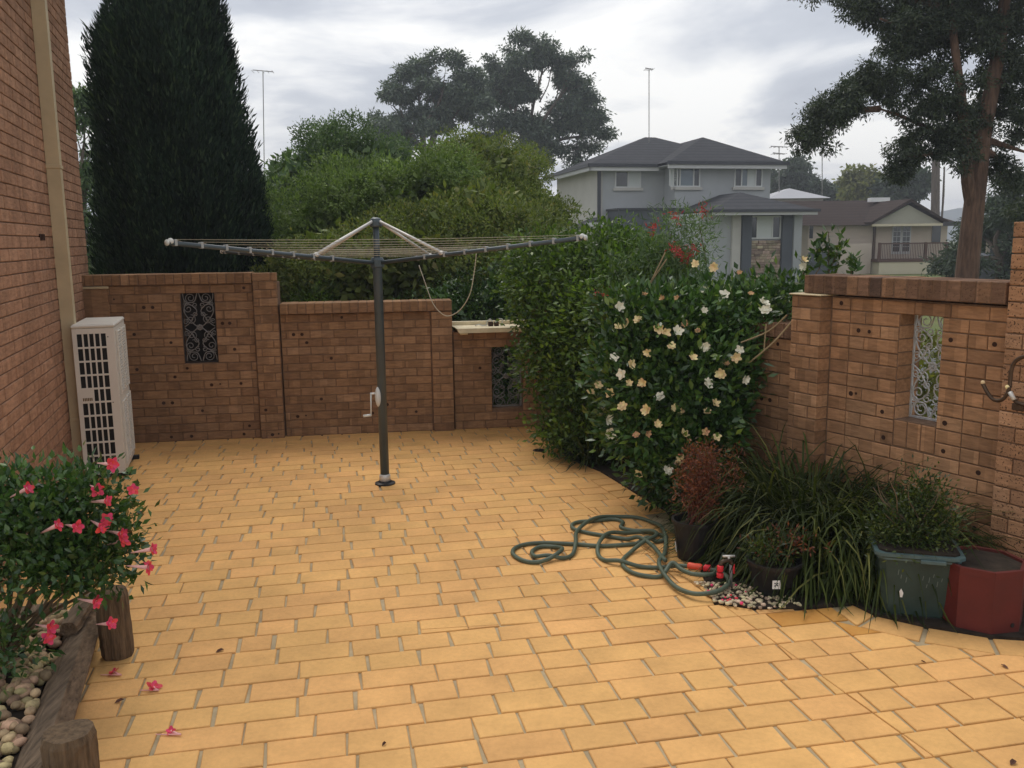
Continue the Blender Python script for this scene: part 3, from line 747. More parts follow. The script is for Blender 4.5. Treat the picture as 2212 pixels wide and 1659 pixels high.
b = MB(); b.lathe([(.045, 2.11), (.052, 2.12), (.052, 2.15), (.04, 2.175), (.02, 2.185)], 14, (hx, hy, 0)); b.build('top_cap', M_HOIST, ho)
los = math.atan2(hx, hy)          # line of sight to the pole
tips = []; NL = 8; ARM = 1.90; ZT = 2.005; ZH = 1.825
def armpt(a, r):      # the two rear arms have sagged a little
    k = r / ARM; zt = ZT if math.sin(a) < 0 else ZT - .085; return Vector((hx + r * math.cos(a), hy + r * math.sin(a), ZH + (zt - ZH) * k))
angs = [R(45 + 90 * k + 2.5) - los for k in range(4)]
for a in angs:
    b = MB(); b.tube([armpt(a, .04), armpt(a, ARM)], .0155, 8); b.build('arm', M_HOIST, ho, True)
    b = MB(); b.tube([armpt(a, ARM), armpt(a, ARM + .012)], .019, 8); b.build('arm_cap', M_PALEPL, ho, True)
    b = MB(); b.tube([P(.045 * math.cos(a), .045 * math.sin(a), 2.15), armpt(a, .66) + Vector((0, 0, .02))], .0125, 8); b.build('strut', M_GALV, ho, True)
    b = MB(); b.blob(armpt(a, .66) + Vector((0, 0, .015)), (.026, .026, .018), 8, 6); b.build('strut_foot', M_GALV, ho, True)
    rs = np.linspace(.50, ARM - .05, NL)
    for r in rs:
        q = armpt(a, r); b = MB(Matrix.Translation(q) @ Matrix.Rotation(a, 4, 'Z')); b.box(-.009, .009, -.016, .016, -.017, .024, .003); b.build('line_clip', M_CLIP, ho)
    b = MB(); b.blob(armpt(a, ARM - .02) + Vector((0, 0, .01)), .021, 8, 6); b.build('tip_pulley', M_PALEPL, ho, True)
for r in np.linspace(.50, ARM - .05, NL):
    for k in range(4):
        A = armpt(angs[k], r) + Vector((0, 0, .024)); B = armpt(angs[(k + 1) % 4], r) + Vector((0, 0, .024)); sag = .004 + .006 * r
        b = MB(); b.tube([A.lerp(B, t) - Vector((0, 0, sag * 4 * t * (1 - t))) for t in np.linspace(0, 1, 7)], .0016, 5); b.build('line', M_LINE, ho, True)
lp = [AT(905, 573, 6.65), AT(918, 610, 6.62), AT(935, 655, 6.6), AT(955, 678, 6.6), AT(972, 682, 6.58), AT(995, 668, 6.55), AT(1015, 635, 6.5), AT(1024, 590, 6.48), AT(1029, 548, 6.45)]
b = MB(); b.tube(spline(lp, 6), .0036, 6); b.build('loose_line', M_LINE, ho, True)
lp = [AT(575, 537, 6.5), AT(600, 547, 6.5), AT(625, 548, 6.45), AT(640, 543, 6.4)]
b = MB(); b.tube(spline(lp, 6), .003, 6); b.build('loose_line', M_LINE, ho, True)
# crank
b = MB(); b.blob(P(-.028, -.012, .74), (.028, .05, .085), 10, 8); b.build('crank_housing', M_PALEPL, ho, True)
b = MB(); b.tube([P(-.045, -.03, .77), P(-.085, -.045, .77)], .009, 8); b.build('crank_shaft', M_GALV, ho, True)
b = MB(); b.tube([P(-.083, -.045, .78), P(-.088, -.05, .59)], .0105, 8, flat=.6); b.build('crank_arm', M_PALEPL, ho, True)
b = MB(); b.tube([P(-.085, -.05, .595), P(-.15, -.065, .59)], .011, 8); b.build('crank_handle', M_PALEPL, ho, True)

# ================================================================== FOLIAGE TOOLS
def leaves_mesh(name, P, D, Nn, L, W, m, parent, fold=0.0):
    """one rhombic leaf (folded along its midrib when fold>0) per row"""
    D = D / np.linalg.norm(D, axis=1, keepdims=True)
    Sd = np.cross(D, Nn); Sd /= np.linalg.norm(Sd, axis=1, keepdims=True) + 1e-9; U = np.cross(Sd, D)
    L = L[:, None]; W = W[:, None]; n = len(P)
    base = P; tip = P + D * L; mid = P + D * L * .45
    a = mid + Sd * W * .5 + U * W * fold; c = mid - Sd * W * .5 + U * W * fold
    V = np.stack([base, a, tip, c], 1).reshape(-1, 3)
    Wm = WM.get(parent)
    if Wm is not None:
        M = np.array(Wm.inverted()); V = V @ M[:3, :3].T + M[:3, 3]
    me = bpy.data.meshes.new(name)
    me.vertices.add(4 * n); me.vertices.foreach_set('co', V.astype(np.float32).ravel())
    idx = np.arange(4 * n, dtype=np.int32)
    if fold:
        q = idx.reshape(-1, 4); tri = np.concatenate([q[:, [0, 1, 2]], q[:, [0, 2, 3]]], 1).ravel()
        me.loops.add(6 * n); me.loops.foreach_set('vertex_index', tri.astype(np.int32)); me.polygons.add(2 * n)
        me.polygons.foreach_set('loop_start', np.arange(0, 6 * n, 3, dtype=np.int32))
    else:
        me.loops.add(4 * n); me.loops.foreach_set('vertex_index', idx); me.polygons.add(n)
        me.polygons.foreach_set('loop_start', np.arange(0, 4 * n, 4, dtype=np.int32))
    me.update(calc_edges=True); me.validate()
    me.materials.append(m)
    o = bpy.data.objects.new(name, me); link(o, parent)
    WM[o] = Wm
    return o
def unit(v): return v / (np.linalg.norm(v, axis=-1, keepdims=True) + 1e-9)
def blob_points(rn, blobs, n, inner=.6):
    B = np.array([[*b[0], *((b[1],) * 3 if not hasattr(b[1], '__len__') else b[1])] for b in blobs], float)
    wgt = (B[:, 3] * B[:, 4] + B[:, 3] * B[:, 5] + B[:, 4] * B[:, 5]); wgt /= wgt.sum()
    k = rn.choice(len(B), n, p=wgt); d = unit(rn.normal(size=(n, 3)))
    r = inner + (1 - inner) * rn.random(n) ** .6
    P = B[k, :3] + d * B[k, 3:] * r[:, None]; nrm = unit(d / B[k, 3:])
    return P, nrm
def foliage(name, blobs, nclump, per, cr, L, W, m, parent, seed=0, inner=.6, out=.7, up=.3, rnd=.7, fold=.0, zmin=None, flat=1.0, droop=0.0):
    rn = np.random.default_rng(seed)
    Cc, Cn = blob_points(rn, blobs, nclump, inner)
    C2 = np.repeat(Cc, per, 0); N2 = np.repeat(Cn, per, 0); n = len(C2)
    Pp = C2 + rn.normal(size=(n, 3)) * cr * np.array([1, 1, flat])
    loc = unit(Pp - C2)
    Dd = unit(N2 * out + loc * .5 + np.array([0, 0, up - droop]) + rn.normal(size=(n, 3)) * rnd)
    Nn = unit(N2 * .6 + np.array([0, 0, .6]) + rn.normal(size=(n, 3)) * .6)
    Ls = L * rn.uniform(.65, 1.25, n); Ws = W * rn.uniform(.7, 1.2, n)
    if zmin is not None:
        k = Pp[:, 2] > zmin; Pp, Dd, Nn, Ls, Ws = Pp[k], Dd[k], Nn[k], Ls[k], Ws[k]
    return leaves_mesh(name, Pp, Dd, Nn, Ls, Ws, m, parent, fold)
def limbs(b, start, ends, r0, r1, rg, bend=.15, seg=6):
    for e in ends:
        s = Vector(start); e = Vector(e); L = (e - s).length
        m1 = s.lerp(e, .35) + Vector((rg.uniform(-1, 1), rg.uniform(-1, 1), rg.uniform(0, 1))) * L * bend
        m2 = s.lerp(e, .7) + Vector((rg.uniform(-1, 1), rg.uniform(-1, 1), rg.uniform(-.3, 1))) * L * bend * .7
        pts = spline([s, m1, m2, e], 4); b.tube(pts, np.linspace(r0, r1, len(pts)), seg)

G_ = lambda *a: a
L_CONIFER = leaf_mat('leaf_conifer', [(0, (.010, .022, .014)), (.6, (.018, .036, .022)), (.85, (.030, .054, .030)), (1, (.060, .092, .045))], .7, .12, .1)
L_SHRUB = leaf_mat('leaf_shrub', [(0, (0.0627, 0.1071, 0.0264)), (.5, (0.1254, 0.1827, 0.0449)), (1, (0.2052, 0.2772, 0.0792))], .6, .25)
L_SHRUBY = leaf_mat('leaf_shrub_yellow', [(0, (0.0707, 0.0998, 0.0207)), (.5, (0.1273, 0.1642, 0.0345)), (.85, (0.1792, 0.2111, 0.0460)), (1, (0.2263, 0.1994, 0.0575))], .6, .25)
L_SHRUBD = leaf_mat('leaf_shrub_blue', [(0, (0.0562, 0.1000, 0.0438)), (.6, (0.1000, 0.1562, 0.0625)), (1, (0.1625, 0.2250, 0.0875))], .6, .2)
L_GUM = leaf_mat('leaf_gum', [(0, (0.0428, 0.0666, 0.0524)), (.6, (0.0833, 0.1142, 0.0809)), (1, (0.1428, 0.1785, 0.1190))], .5, .2)
L_GUMR = leaf_mat('leaf_gum_near', [(0, (0.0210, 0.0330, 0.0210)), (.6, (0.0420, 0.0600, 0.0330)), (1, (0.0825, 0.0990, 0.0480))], .5, .2)
L_BUSH = leaf_mat('leaf_bush', [(0, (0.0339, 0.0683, 0.0113)), (.5, (0.0701, 0.1268, 0.0181)), (1, (0.1470, 0.2204, 0.0339))], .4, .3, .4)
L_GARD = leaf_mat('leaf_gardenia', [(0, (0.0240, 0.0589, 0.0152)), (.6, (0.0500, 0.1067, 0.0213)), (.93, (0.0900, 0.1656, 0.0304)), (1, (0.2200, 0.2944, 0.0456))], .3, .15, .5)
L_STRAP = leaf_mat('leaf_strappy', [(0, (0.0136, 0.0231, 0.0047)), (.55, (0.0286, 0.0433, 0.0068)), (.88, (0.0578, 0.0723, 0.0136)), (1, (0.1632, 0.1590, 0.0476))], .6, .2, .15)
L_RED = leaf_mat('leaf_red', [(0, (.07, .022, .012)), (.6, (.16, .048, .024)), (1, (.28, .10, .045))], .5, .3)
L_REDF = leaf_mat('flower_red', [(0, (.30, .02, .03)), (1, (.55, .06, .06))], .5, .3)
L_TUB = leaf_mat('leaf_tub', [(0, (.018, .034, .008)), (.6, (.04, .066, .013)), (1, (.10, .125, .025))], .45, .3)
L_MAND = leaf_mat('leaf_mandevilla', [(0, (0.0243, 0.0607, 0.0162)), (.6, (0.0513, 0.1148, 0.0243)), (1, (0.1013, 0.1823, 0.0405))], .3, .2, .5)
L_YEL = leaf_mat('leaf_yellowgreen', [(0, (.11, .12, .03)), (1, (.22, .22, .06))], .6, .3)
L_FAR = leaf_mat('leaf_far', [(0, (.035, .055, .035)), (1, (.07, .095, .055))], .6, .2)

# ================================================================== BACKGROUND HOUSES
def hip(b, x0, x1, y0, y1, z0, rise, ridge=None):
    """hip roof over a rectangle; ridge runs along x (or y)"""
    d = (y1 - y0) / 2
    if (x1 - x0) >= (y1 - y0): A = (x0 + d, y0 + d, z0 + rise); Bq = (x1 - d + 1e-3, y0 + d, z0 + rise)
    else: e = (x1 - x0) / 2; A = (x0 + e, y0 + e, z0 + rise); Bq = (x0 + e, y1 - e + 1e-3, z0 + rise)
    c = [(x0, y0, z0), (x1, y0, z0), (x1, y1, z0), (x0, y1, z0)]
    if (x1 - x0) >= (y1 - y0): fs = [(0, 1, 5, 4), (1, 2, 5), (2, 3, 4, 5), (3, 0, 4), (3, 2, 1, 0)]
    else: fs = [(0, 1, 4), (1, 2, 5, 4), (2, 3, 5), (3, 0, 4, 5), (3, 2, 1, 0)]
    b.add(c + [A, Bq], fs)
def roof_mat(name, c, scale, dirv=(0, 0, 1)):
    m = bpy.data.materials.new(name); m.use_nodes = True; t = m.node_tree; b_ = t.nodes['Principled BSDF']; b_.inputs['Roughness'].default_value = .9; b_.inputs['Specular IOR Level'].default_value = .08
    oc = N(t, 'ShaderNodeTexCoord'); wv = N(t, 'ShaderNodeTexWave', wave_type='BANDS', bands_direction='Z', wave_profile='SAW'); wv.inputs['Scale'].default_value = scale; wv.inputs['Distortion'].default_value = .2
    t.links.new(oc.outputs['Object'], wv.inputs[0])
    nn = N(t, 'ShaderNodeTexNoise'); nn.inputs['Scale'].default_value = 2.2; nn.inputs['Detail'].default_value = 5; t.links.new(oc.outputs['Object'], nn.inputs[0])
    rp = ramp(t, [(0, tuple(x * .55 for x in c)), (.25, c), (1, tuple(x * 1.2 for x in c))]); t.links.new(wv.outputs['Fac'], rp.inputs[0])
    mr = N(t, 'ShaderNodeMapRange'); mr.inputs[3].default_value = .75; mr.inputs[4].default_value = 1.25; t.links.new(nn.outputs['Fac'], mr.inputs[0])
    vs_ = N(t, 'ShaderNodeVectorMath', operation='SCALE'); t.links.new(rp.outputs[0], vs_.inputs[0]); t.links.new(mr.outputs[0], vs_.inputs['Scale']); t.links.new(vs_.outputs[0], b_.inputs['Base Color'])
    bp = N(t, 'ShaderNodeBump'); bp.inputs['Strength'].default_value = .6; bp.inputs['Distance'].default_value = .06; t.links.new(wv.outputs['Fac'], bp.inputs['Height']); t.links.new(bp.outputs[0], b_.inputs['Normal'])
    return m
M_ROOFG = roof_mat('roof_grey', (.062, .063, .068), 1.7)
M_ROOFB = roof_mat('roof_brown', (.050, .036, .031), 1.7)
M_RENDER = mat('render_grey', (.36, .375, .385), .9, noise=(.7, .08)); M_RENDERW = mat('render_warm', (.47, .455, .42), .9, noise=(.7, .08))
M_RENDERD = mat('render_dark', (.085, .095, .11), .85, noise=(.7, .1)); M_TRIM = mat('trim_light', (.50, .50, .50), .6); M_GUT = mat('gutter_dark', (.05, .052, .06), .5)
M_GLASS = mat('window_glass', (.10, .14, .17), .08, spec=.8); M_GLASSD = mat('window_dark', (.025, .03, .035), .1, spec=.7); M_CURT = mat('window_blind', (.52, .55, .54), .6)
M_STONE = mat('stacked_stone', (.33, .26, .19), .9, var=.45, noise=(6, .3), hue=.03)
M_CREAMW = mat('weatherboard_cream', (.53, .45, .37), .8, noise=(.8, .08)); M_CREAML = mat('render_cream', (.58, .52, .38), .8, noise=(.8, .06))
M_FRAMEW = mat('frame_white', (.56, .57, .56), .5)
def window(root, x0, x1, z0, z1, y, panes, sill=True, fm=None):
    """panes: list of (u0,u1,material); separate frame, panes and sill"""
    T = WM[root]; f = fm or M_FRAMEW
    b = MB(T); t = .07
    b.box(x0, x1, y - .05, y + .02, z0, z0 + t); b.box(x0, x1, y - .05, y + .02, z1 - t, z1); b.box(x0, x0 + t, y - .05, y + .02, z0 + t, z1 - t); b.box(x1 - t, x1, y - .05, y + .02, z0 + t, z1 - t)
    for u0, u1, m in panes[1:]: xx = x0 + (x1 - x0) * u0; b.box(xx - .035, xx + .035, y - .045, y + .02, z0 + t, z1 - t)
    wo_ = b.build('window', f, root)
    for u0, u1, m in panes:
        b = MB(T); b.box(x0 + (x1 - x0) * u0 + .03, x0 + (x1 - x0) * u1 - .03, y - .012, y + .01, z0 + t * .6, z1 - t * .6); b.build('pane', m, wo_)
    if sill: b = MB(T); b.box(x0 - .1, x1 + .1, y - .12, y + .02, z0 - .16, z0 - .005); b.build('sill', M_RENDERW, wo_)

# --- grey two-storey house
A0 = AT(1290, 520, 50.0); GH = thing('grey_house', 'grey rendered two-storey house with dark tiled hip roof', 'house', (A0.x, A0.y, -.4), R(12))
WG = WM[GH]; WGi = WG.inverted()
def loc(px, py, Y): return WGi @ AT(px, py, Y)
ze = (WGi @ AT(1290, 362, 50)).z
def bx(root, name, m, *a, bev=0): b = MB(WM[root]); b.box(*a, bev); return b.build(name, m, root)
bx(GH, 'side_wall', M_RENDERW, -.004, .3, .0, 8.6, 0, ze)
bx(GH, 'front_wall', M_RENDER, .3, 3.9, 0.0, 8.6, 0, ze)
bx(GH, 'bay_wall', M_RENDER, 3.9, 9.55, -1.6, 8.4, 0, ze)
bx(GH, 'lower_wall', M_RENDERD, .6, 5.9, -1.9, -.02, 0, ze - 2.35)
b = MB(WG); hip(b, -.7, 10.0, -.75, 9.3, ze + .12, 2.02); r1 = b.build('roof', M_ROOFG, GH)
b = MB(WG); hip(b, 3.2, 10.15, -2.35, 8.8, ze + .14, 1.68); r2 = b.build('roof', M_ROOFG, GH)
b = MB(WG); b.box(.5, 6.0, -2.05, .0, ze - 2.36, ze - 2.26); b.build('lower_roof', M_GUT, GH)
for a in ((-.78, 3.2, -.83, -.75, ze - .02, ze + .16), (3.12, 10.23, -2.43, -2.35, ze, ze + .18), (-.78, -.7, -.83, 9.3, ze - .02, ze + .16)):
    bx(GH, 'gutter', M_GUT, *a)
for a in ((-.68, 3.3, -.73, -.6, ze - .22, ze - .025), (3.22, 10.13, -2.33, -2.2, ze - .2, ze - .005), (-.68, -.55, -.73, 9.2, ze - .22, ze - .025)):
    bx(GH, 'fascia', M_TRIM, *a)
bx(GH, 'soffit', M_TRIM, -.6, 10.05, -2.1 + 1.5, 9.1, ze - .03, ze + .01)
bx(GH, 'bay_soffit', M_TRIM, 3.3, 10.05, -2.2, -.6, ze - .015, ze + .015)
bx(GH, 'downpipe', M_GUT, -.02, .16, -.14, -.01, 0, ze - .2)
z1 = loc(1350, 368, 50).z; z0 = loc(1350, 405, 50).z; xa = loc(1328, 390, 50.2).x; xb = loc(1386, 390, 50.4).x
window(GH, xa, xb, z0, z1, -.01, [(0, .5, M_GLASSD), (.5, 1, M_CURT)])
z1 = loc(1490, 361, 49).z; z0 = loc(1490, 403, 49).z; xa = loc(1456, 390, 49).x; xb = loc(1521, 390, 49).x
window(GH, xa, xb, z0, z1, -1.61, [(0, .26, M_GLASSD), (.26, .76, M_GLASS), (.76, 1, M_GLASSD)])
window(GH, 3.98, xa - .12, z0, z1, -1.61, [(0, 1, M_CURT)])
xa = loc(1592, 390, 49.6).x; xb = loc(1656, 390, 49.8).x
window(GH, xa, xb, z0, z1, -1.61, [(0, .26, M_GLASSD), (.26, .48, M_GLASS), (.48, .76, M_CURT), (.76, 1, M_GLASSD)])
bx(GH, 'dormer_barge', M_FRAMEW, -1.0, .0, -1.2, -1.1, ze - 3.2, ze - 3.0)
b = MB(WG); b.add([(-1.6, -1.15, ze - 3.5), (.1, -1.15, ze - 2.85), (.1, 1, ze - 2.85), (-1.6, 1, ze - 3.5), (-1.6, -1.15, ze - 3.3), (.1, -1.15, ze - 2.65), (.1, 1, ze - 2.65), (-1.6, 1, ze - 3.3)], [(3, 2, 1, 0), (4, 5, 6, 7), (0, 1, 5, 4), (1, 2, 6, 5), (2, 3, 7, 6), (3, 0, 4, 7)]); b.build('side_roof', M_ROOFG, GH)
# entry block, in front
e0 = loc(1525, 520, 45); e1 = loc(1742, 520, 45.8); yb = e0.y; zpe = loc(1640, 459, 45.4).z
X = lambda px: loc(px, 500, 45.4).x
bx(GH, 'entry_wall', M_RENDER, X(1503), X(1742), yb + .05, -1.0, 0, zpe)
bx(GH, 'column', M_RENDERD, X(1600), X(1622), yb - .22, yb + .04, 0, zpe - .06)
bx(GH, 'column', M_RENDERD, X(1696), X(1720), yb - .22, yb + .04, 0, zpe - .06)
bx(GH, 'column', M_RENDER, X(1722), X(1741), yb - .3, yb + .04, 0, zpe - .06)
bx(GH, 'pilaster', M_RENDERW, X(1578), X(1598), yb - .12, yb + .04, 0, zpe - .06)
zw0 = loc(1650, 516, 45.3).z; zw1 = loc(1650, 466, 45.3).z
window(GH, X(1622) + .01, X(1696) - .01, zw0, zw1, yb, [(0, .22, M_GLASSD), (.22, .72, M_CURT), (.72, 1, M_GLASSD)], sill=False)
bx(GH, 'stone_backing', M_MORTAR, X(1622) + .01, X(1696) - .01, yb - .05, yb + .03, 0, zw0 - .08)
rgs = random.Random(8); z = .2; k = 0
while z < zw0 - .16:
    hh = rgs.uniform(.10, .18); x = X(1622) + .02
    while x < X(1696) - .06:
        ww = min(rgs.uniform(.2, .55), X(1696) - .02 - x); b = MB(WG); b.box(x, x + ww - .02, yb - .05 - rgs.uniform(.03, .09), yb - .045, z, z + hh - .02, .008); b.build('stone', M_STONE, GH); x += ww
    z += hh
b = MB(WG); hip(b, X(1512), X(1762), yb - 1.0, 1.2, zpe + .1, 1.0); b.build('entry_roof', M_ROOFG, GH)
bx(GH, 'entry_gutter', M_GUT, X(1512) - .06, X(1762) + .06, yb - 1.08, yb - 1.0, zpe, zpe + .14)
bx(GH, 'entry_fascia', M_TRIM, X(1512) + .04, X(1762) - .04, yb - .98, yb - .88, zpe - .14, zpe - .005)
# --- cream single-storey house
c0 = AT(1745, 520, 56.0); CH = thing('cream_house', 'cream weatherboard house with brown gabled roof and balcony', 'house', (c0.x, c0.y, -.6), R(2))
WC = WM[CH]; WCi = WC.inverted()
lc = lambda px, py, Y=56.0: WCi @ AT(px, py, Y)
zE = lc(1880, 484).z; xw1 = lc(2052, 500).x
bx(CH, 'wall', M_CREAMW, 0, xw1, 0, 9, 0, zE)
bw0 = lc(1900, 500).x
for k in range(int(zE / .2)):
    bx(CH, 'weatherboard', M_CREAMW, .02, bw0 - .35, -.045, -.003, .0 + k * .2, .17 + k * .2)
b = MB(WC); zr = lc(1880, 432, 60).z
b.add([(-1.2, -.7, zE - .05), (xw1 + .6, -.7, zE - .05), (xw1 + .6, 9.6, zE - .05), (-1.2, 9.6, zE - .05), (-.2, 4.4, zr), (xw1 - 2.2, 4.4, zr)], [(0, 1, 5, 4), (1, 2, 5), (2, 3, 4, 5), (3, 0, 4), (3, 2, 1, 0)])
b.build('roof', M_ROOFB, CH)
gx0, gx1 = lc(1886, 480, 54.5).x, lc(2058, 480, 54.5).x; gxm = (gx0 + gx1) / 2; gz = lc(1980, 437, 54.5).z
b = MB(WC); b.add([(gx0 + .25, -1.0, zE), (gx1 - .25, -1.0, zE), (gxm, -1.0, gz - .12), (gx0 + .25, 3, zE), (gx1 - .25, 3, zE), (gxm, 3, gz - .12)], [(0, 1, 2), (5, 4, 3), (0, 3, 4, 1), (1, 4, 5, 2), (2, 5, 3, 0)]); b.build('gable', mat('gable_green_cream', (.36, .35, .29), .8, noise=(.8, .06)), CH)
for s_, xe in ((1, gx0), (-1, gx1)):
    b = MB(WC); n0 = (xe, -1.35, zE - .08); n1 = (gxm, -1.35, gz + .05)
    b.add([n0, n1, (gxm, 4.4, gz + .05), (xe, 4.4, zE - .08), (xe, -1.35, zE + .10), (gxm, -1.35, gz + .23), (gxm, 4.4, gz + .23), (xe, 4.4, zE + .10)], [(0, 1, 2, 3), (7, 6, 5, 4), (0, 4, 5, 1), (1, 5, 6, 2), (2, 6, 7, 3), (3, 7, 4, 0)]); b.build('gable_roof', M_ROOFB, CH)
bx(CH, 'eave_board', M_CREAML, gx0 + .1, gx1 - .1, -1.25, -1.05, zE - .16, zE - .01)
bx(CH, 'downpipe', mat('downpipe_brown', (.09, .055, .035), .6), bw0 - .36, bw0 - .22, -.16, -.05, .2, zE - .1)
def french(px0, px1):
    x0, x1 = lc(px0, 500).x, lc(px1, 500).x; zz0, zz1 = lc(1950, 549).z, lc(1950, 487).z
    b = MB(WC); b.box(x0, x1, -.06, -.004, zz0, zz1); dr = b.build('door', M_FRAMEW, CH)
    nx, nz = 2, 5; w_ = (x1 - x0 - .11) / nx; h_ = (zz1 - zz0 - .2) / nz
    for i in range(nx):
        for j in range(nz):
            b = MB(WC); b.box(x0 + .055 + i * w_ + .014, x0 + .055 + (i + 1) * w_ - .014, -.075, -.055, zz0 + .15 + j * h_ + .014, zz0 + .15 + (j + 1) * h_ - .014); b.build('pane', M_GLASSD, dr)
french(1930, 1950); french(1951, 1971)
bx(CH, 'dark_window', M_GLASSD, lc(2018, 500).x, lc(2037, 500).x, -.05, -.004, lc(2020, 526).z, lc(2020, 485).z)
bx(CH, 'dark_window', M_GLASSD, lc(1748, 500).x, lc(1756, 500).x, -.05, -.004, lc(1750, 515).z, lc(1750, 488).z)
zb0, zb1 = lc(1980, 560, 54).z, lc(1980, 524, 54).z; xb0, xb1 = lc(1900, 540, 54).x, lc(2054, 540, 54).x
M_RAIL = mat('rail_brown', (.11, .06, .045), .7)
bx(CH, 'balcony_deck', M_RAIL, xb0, xb1, -2.0, -.1, zb0 - .16, zb0)
bx(CH, 'balcony_rail', M_RAIL, xb0, xb1, -2.0, -1.9, zb1 - .08, zb1)
for k in range(42):
    x = xb0 + .08 + (xb1 - xb0 - .16) * k / 41; bx(CH, 'baluster', M_RAIL, x - .012, x + .012, -1.97, -1.93, zb0, zb1 - .08)
for x in (xb0, xb0 + (xb1 - xb0) * .66, xb1 - .12): bx(CH, 'balcony_post', M_RAIL, x, x + .12, -2.02, -1.88, zb0, zb1 + .02)
bx(CH, 'lower_wall', M_CREAML, xb0 + .1, xb1 - .05, -1.95, -.1, 0, zb0 - .165)
bx(CH, 'garden_screen', M_CREAMW, lc(1812, 540, 55).x, xb0, -1.0, -.85, 0, lc(1812, 527, 55).z)
bx(CH, 'skylight', M_WHITE, lc(1885, 430, 59).x, lc(1926, 430, 59).x, 3.0, 3.6, zr - .15, zr + .12)
bx(CH, 'side_gate', M_RENDERD, lc(1745, 560, 54.5).x, lc(1806, 560, 54.5).x, -1.6, -1.5, 0, lc(1780, 545, 54.5).z)
# far light roof behind the entry block
fh0 = AT(1715, 430, 68); FH = thing('far_house', 'distant house with pale grey roof showing behind the entry roof', 'house', (fh0.x, fh0.y, -.6), 0)
zq = (AT(1715, 429, 68)).z + .6
bx(FH, 'wall', M_RENDERW, -1.8, 2.2, 0, 5, 0, zq)
b = MB(WM[FH]); hip(b, -2.2, 2.6, -.6, 5.6, zq, .85); b.build('roof', mat('roof_pale', (.42, .42, .44), .6), FH)

# --- aerial masts
def antenna(px, ytop, ybot, Y, label, elems, tilt=0.0):
    p0 = AT(px, ybot, Y); p1 = AT(px + tilt, ytop, Y)
    t = thing('antenna_mast', label, 'antenna', p0)
    b = MB(); b.tube([p0, p1], .022 * Y / 45, 6); b.build('mast', M_IRON, t)
    for (dz, w_, rot) in elems:
        c = p1 - Vector((0, 0, dz)); dx = Vector((math.cos(rot), math.sin(rot), 0)) * w_ / 2
        b = MB(); b.tube([c - dx + Vector((0, 0, .08)), c + dx], .022 * Y / 45, 5); b.build('boom', M_IRON, t)
        for k in range(5):
            q = c - dx + 2 * dx * (k / 4); pe = Vector((-dx.y, dx.x, 0)).normalized() * .35
            b = MB(); b.tube([q - pe, q + pe], .014 * Y / 45, 4); b.build('element', M_IRON, t)
antenna(573, 155, 520, 45, 'tall thin antenna mast behind the conifer', [(0, .95, .1)], -5)
antenna(1402, 150, 308, 54, 'tall antenna mast on the roof of the grey house', [(0, .45, .1)])
antenna(1683, 318, 420, 70, 'faint branching antenna right of the grey house roof', [(0, 1.3, 0), (.5, 1.0, .2)])
antenna(1776, 330, 430, 80, 'thin antenna mast above the brown roof', [(0, .5, 0)])

# ================================================================== TREES BEHIND THE WALL
def tree_root(name, label, base, cat='tree', group=None): return thing(name, label, cat, base, group=group)
# cypress
Yc = 11.6; cb = AT(395, 590, Yc); t = tree_root('conifer_tree', 'tall dense dark green conifer behind the wall at left', (cb.x, Yc, -.35))
rn = np.random.default_rng(4)
_ct = [(600, 205, 600), (500, 200, 597), (400, 200, 580), (300, 200, 556), (200, 193, 531), (100, 190, 509), (0, 245, 486), (-150, 265, 455), (-300, 295, 420), (-420, 345, 375)]
_cz = [AT(300, y, Yc).z for y, l, r in _ct]; _cl = [AT(l, y, Yc).x for y, l, r in _ct]; _cr = [AT(r, y, Yc).x for y, l, r in _ct]
_cz = [-.35] + _cz; _cl = [_cl[0] + .25] + _cl; _cr = [_cr[0] - .25] + _cr
def cprof(z): return .5 * (np.interp(z, _cz, _cr) - np.interp(z, _cz, _cl)) * .86
def ccen(z): return .5 * (np.interp(z, _cz, _cr) + np.interp(z, _cz, _cl))
n = 125000
z = rn.uniform(-.1, _cz[-1], n * 2); k = rn.random(n * 2) < cprof(z) / 1.25; z = z[k][:n]; n = len(z); th = rn.uniform(0, 2 * np.pi, n)
lump = 1 + .05 * np.sin(th * 9 + z * 1.3) + .035 * np.sin(th * 17 - z * 2.7) + .035 * rn.normal(size=n)
rr = cprof(z) * lump * (1 - .30 * rn.random(n) ** 2.0)
Pp = np.stack([ccen(z) + rr * np.cos(th), Yc + rr * np.sin(th), z], 1)
outw = np.stack([np.cos(th), np.sin(th), np.zeros(n)], 1)
Dd = unit(outw * .45 + np.array([0, 0, 1.0]) + rn.normal(size=(n, 3)) * .25)
leaves_mesh('crown', Pp, Dd, unit(outw + rn.normal(size=(n, 3)) * .5), rn.uniform(.05, .15, n), rn.uniform(.016, .034, n), L_CONIFER, t)
n = 16000; z = rn.uniform(-.1, _cz[-1] - .8, n); th = rn.uniform(0, 2 * np.pi, n); rr = cprof(z) * rn.uniform(.35, .68, n)
Pp = np.stack([ccen(z) + rr * np.cos(th), Yc + rr * np.sin(th), z], 1)
leaves_mesh('inner_foliage', Pp, unit(np.array([0, 0, 1.0]) + rn.normal(size=(n, 3)) * .4), unit(np.stack([np.cos(th), np.sin(th), 0 * th], 1) + rn.normal(size=(n, 3)) * .4), rn.uniform(.2, .34, n), rn.uniform(.09, .15, n), L_CONIFER, t)
b = MB(); b.tube([(cb.x, Yc, -.4), (cb.x, Yc, 4), (ccen(8), Yc, 8)], [.14, .1, .02], 8); b.build('trunk', M_BARK, t)

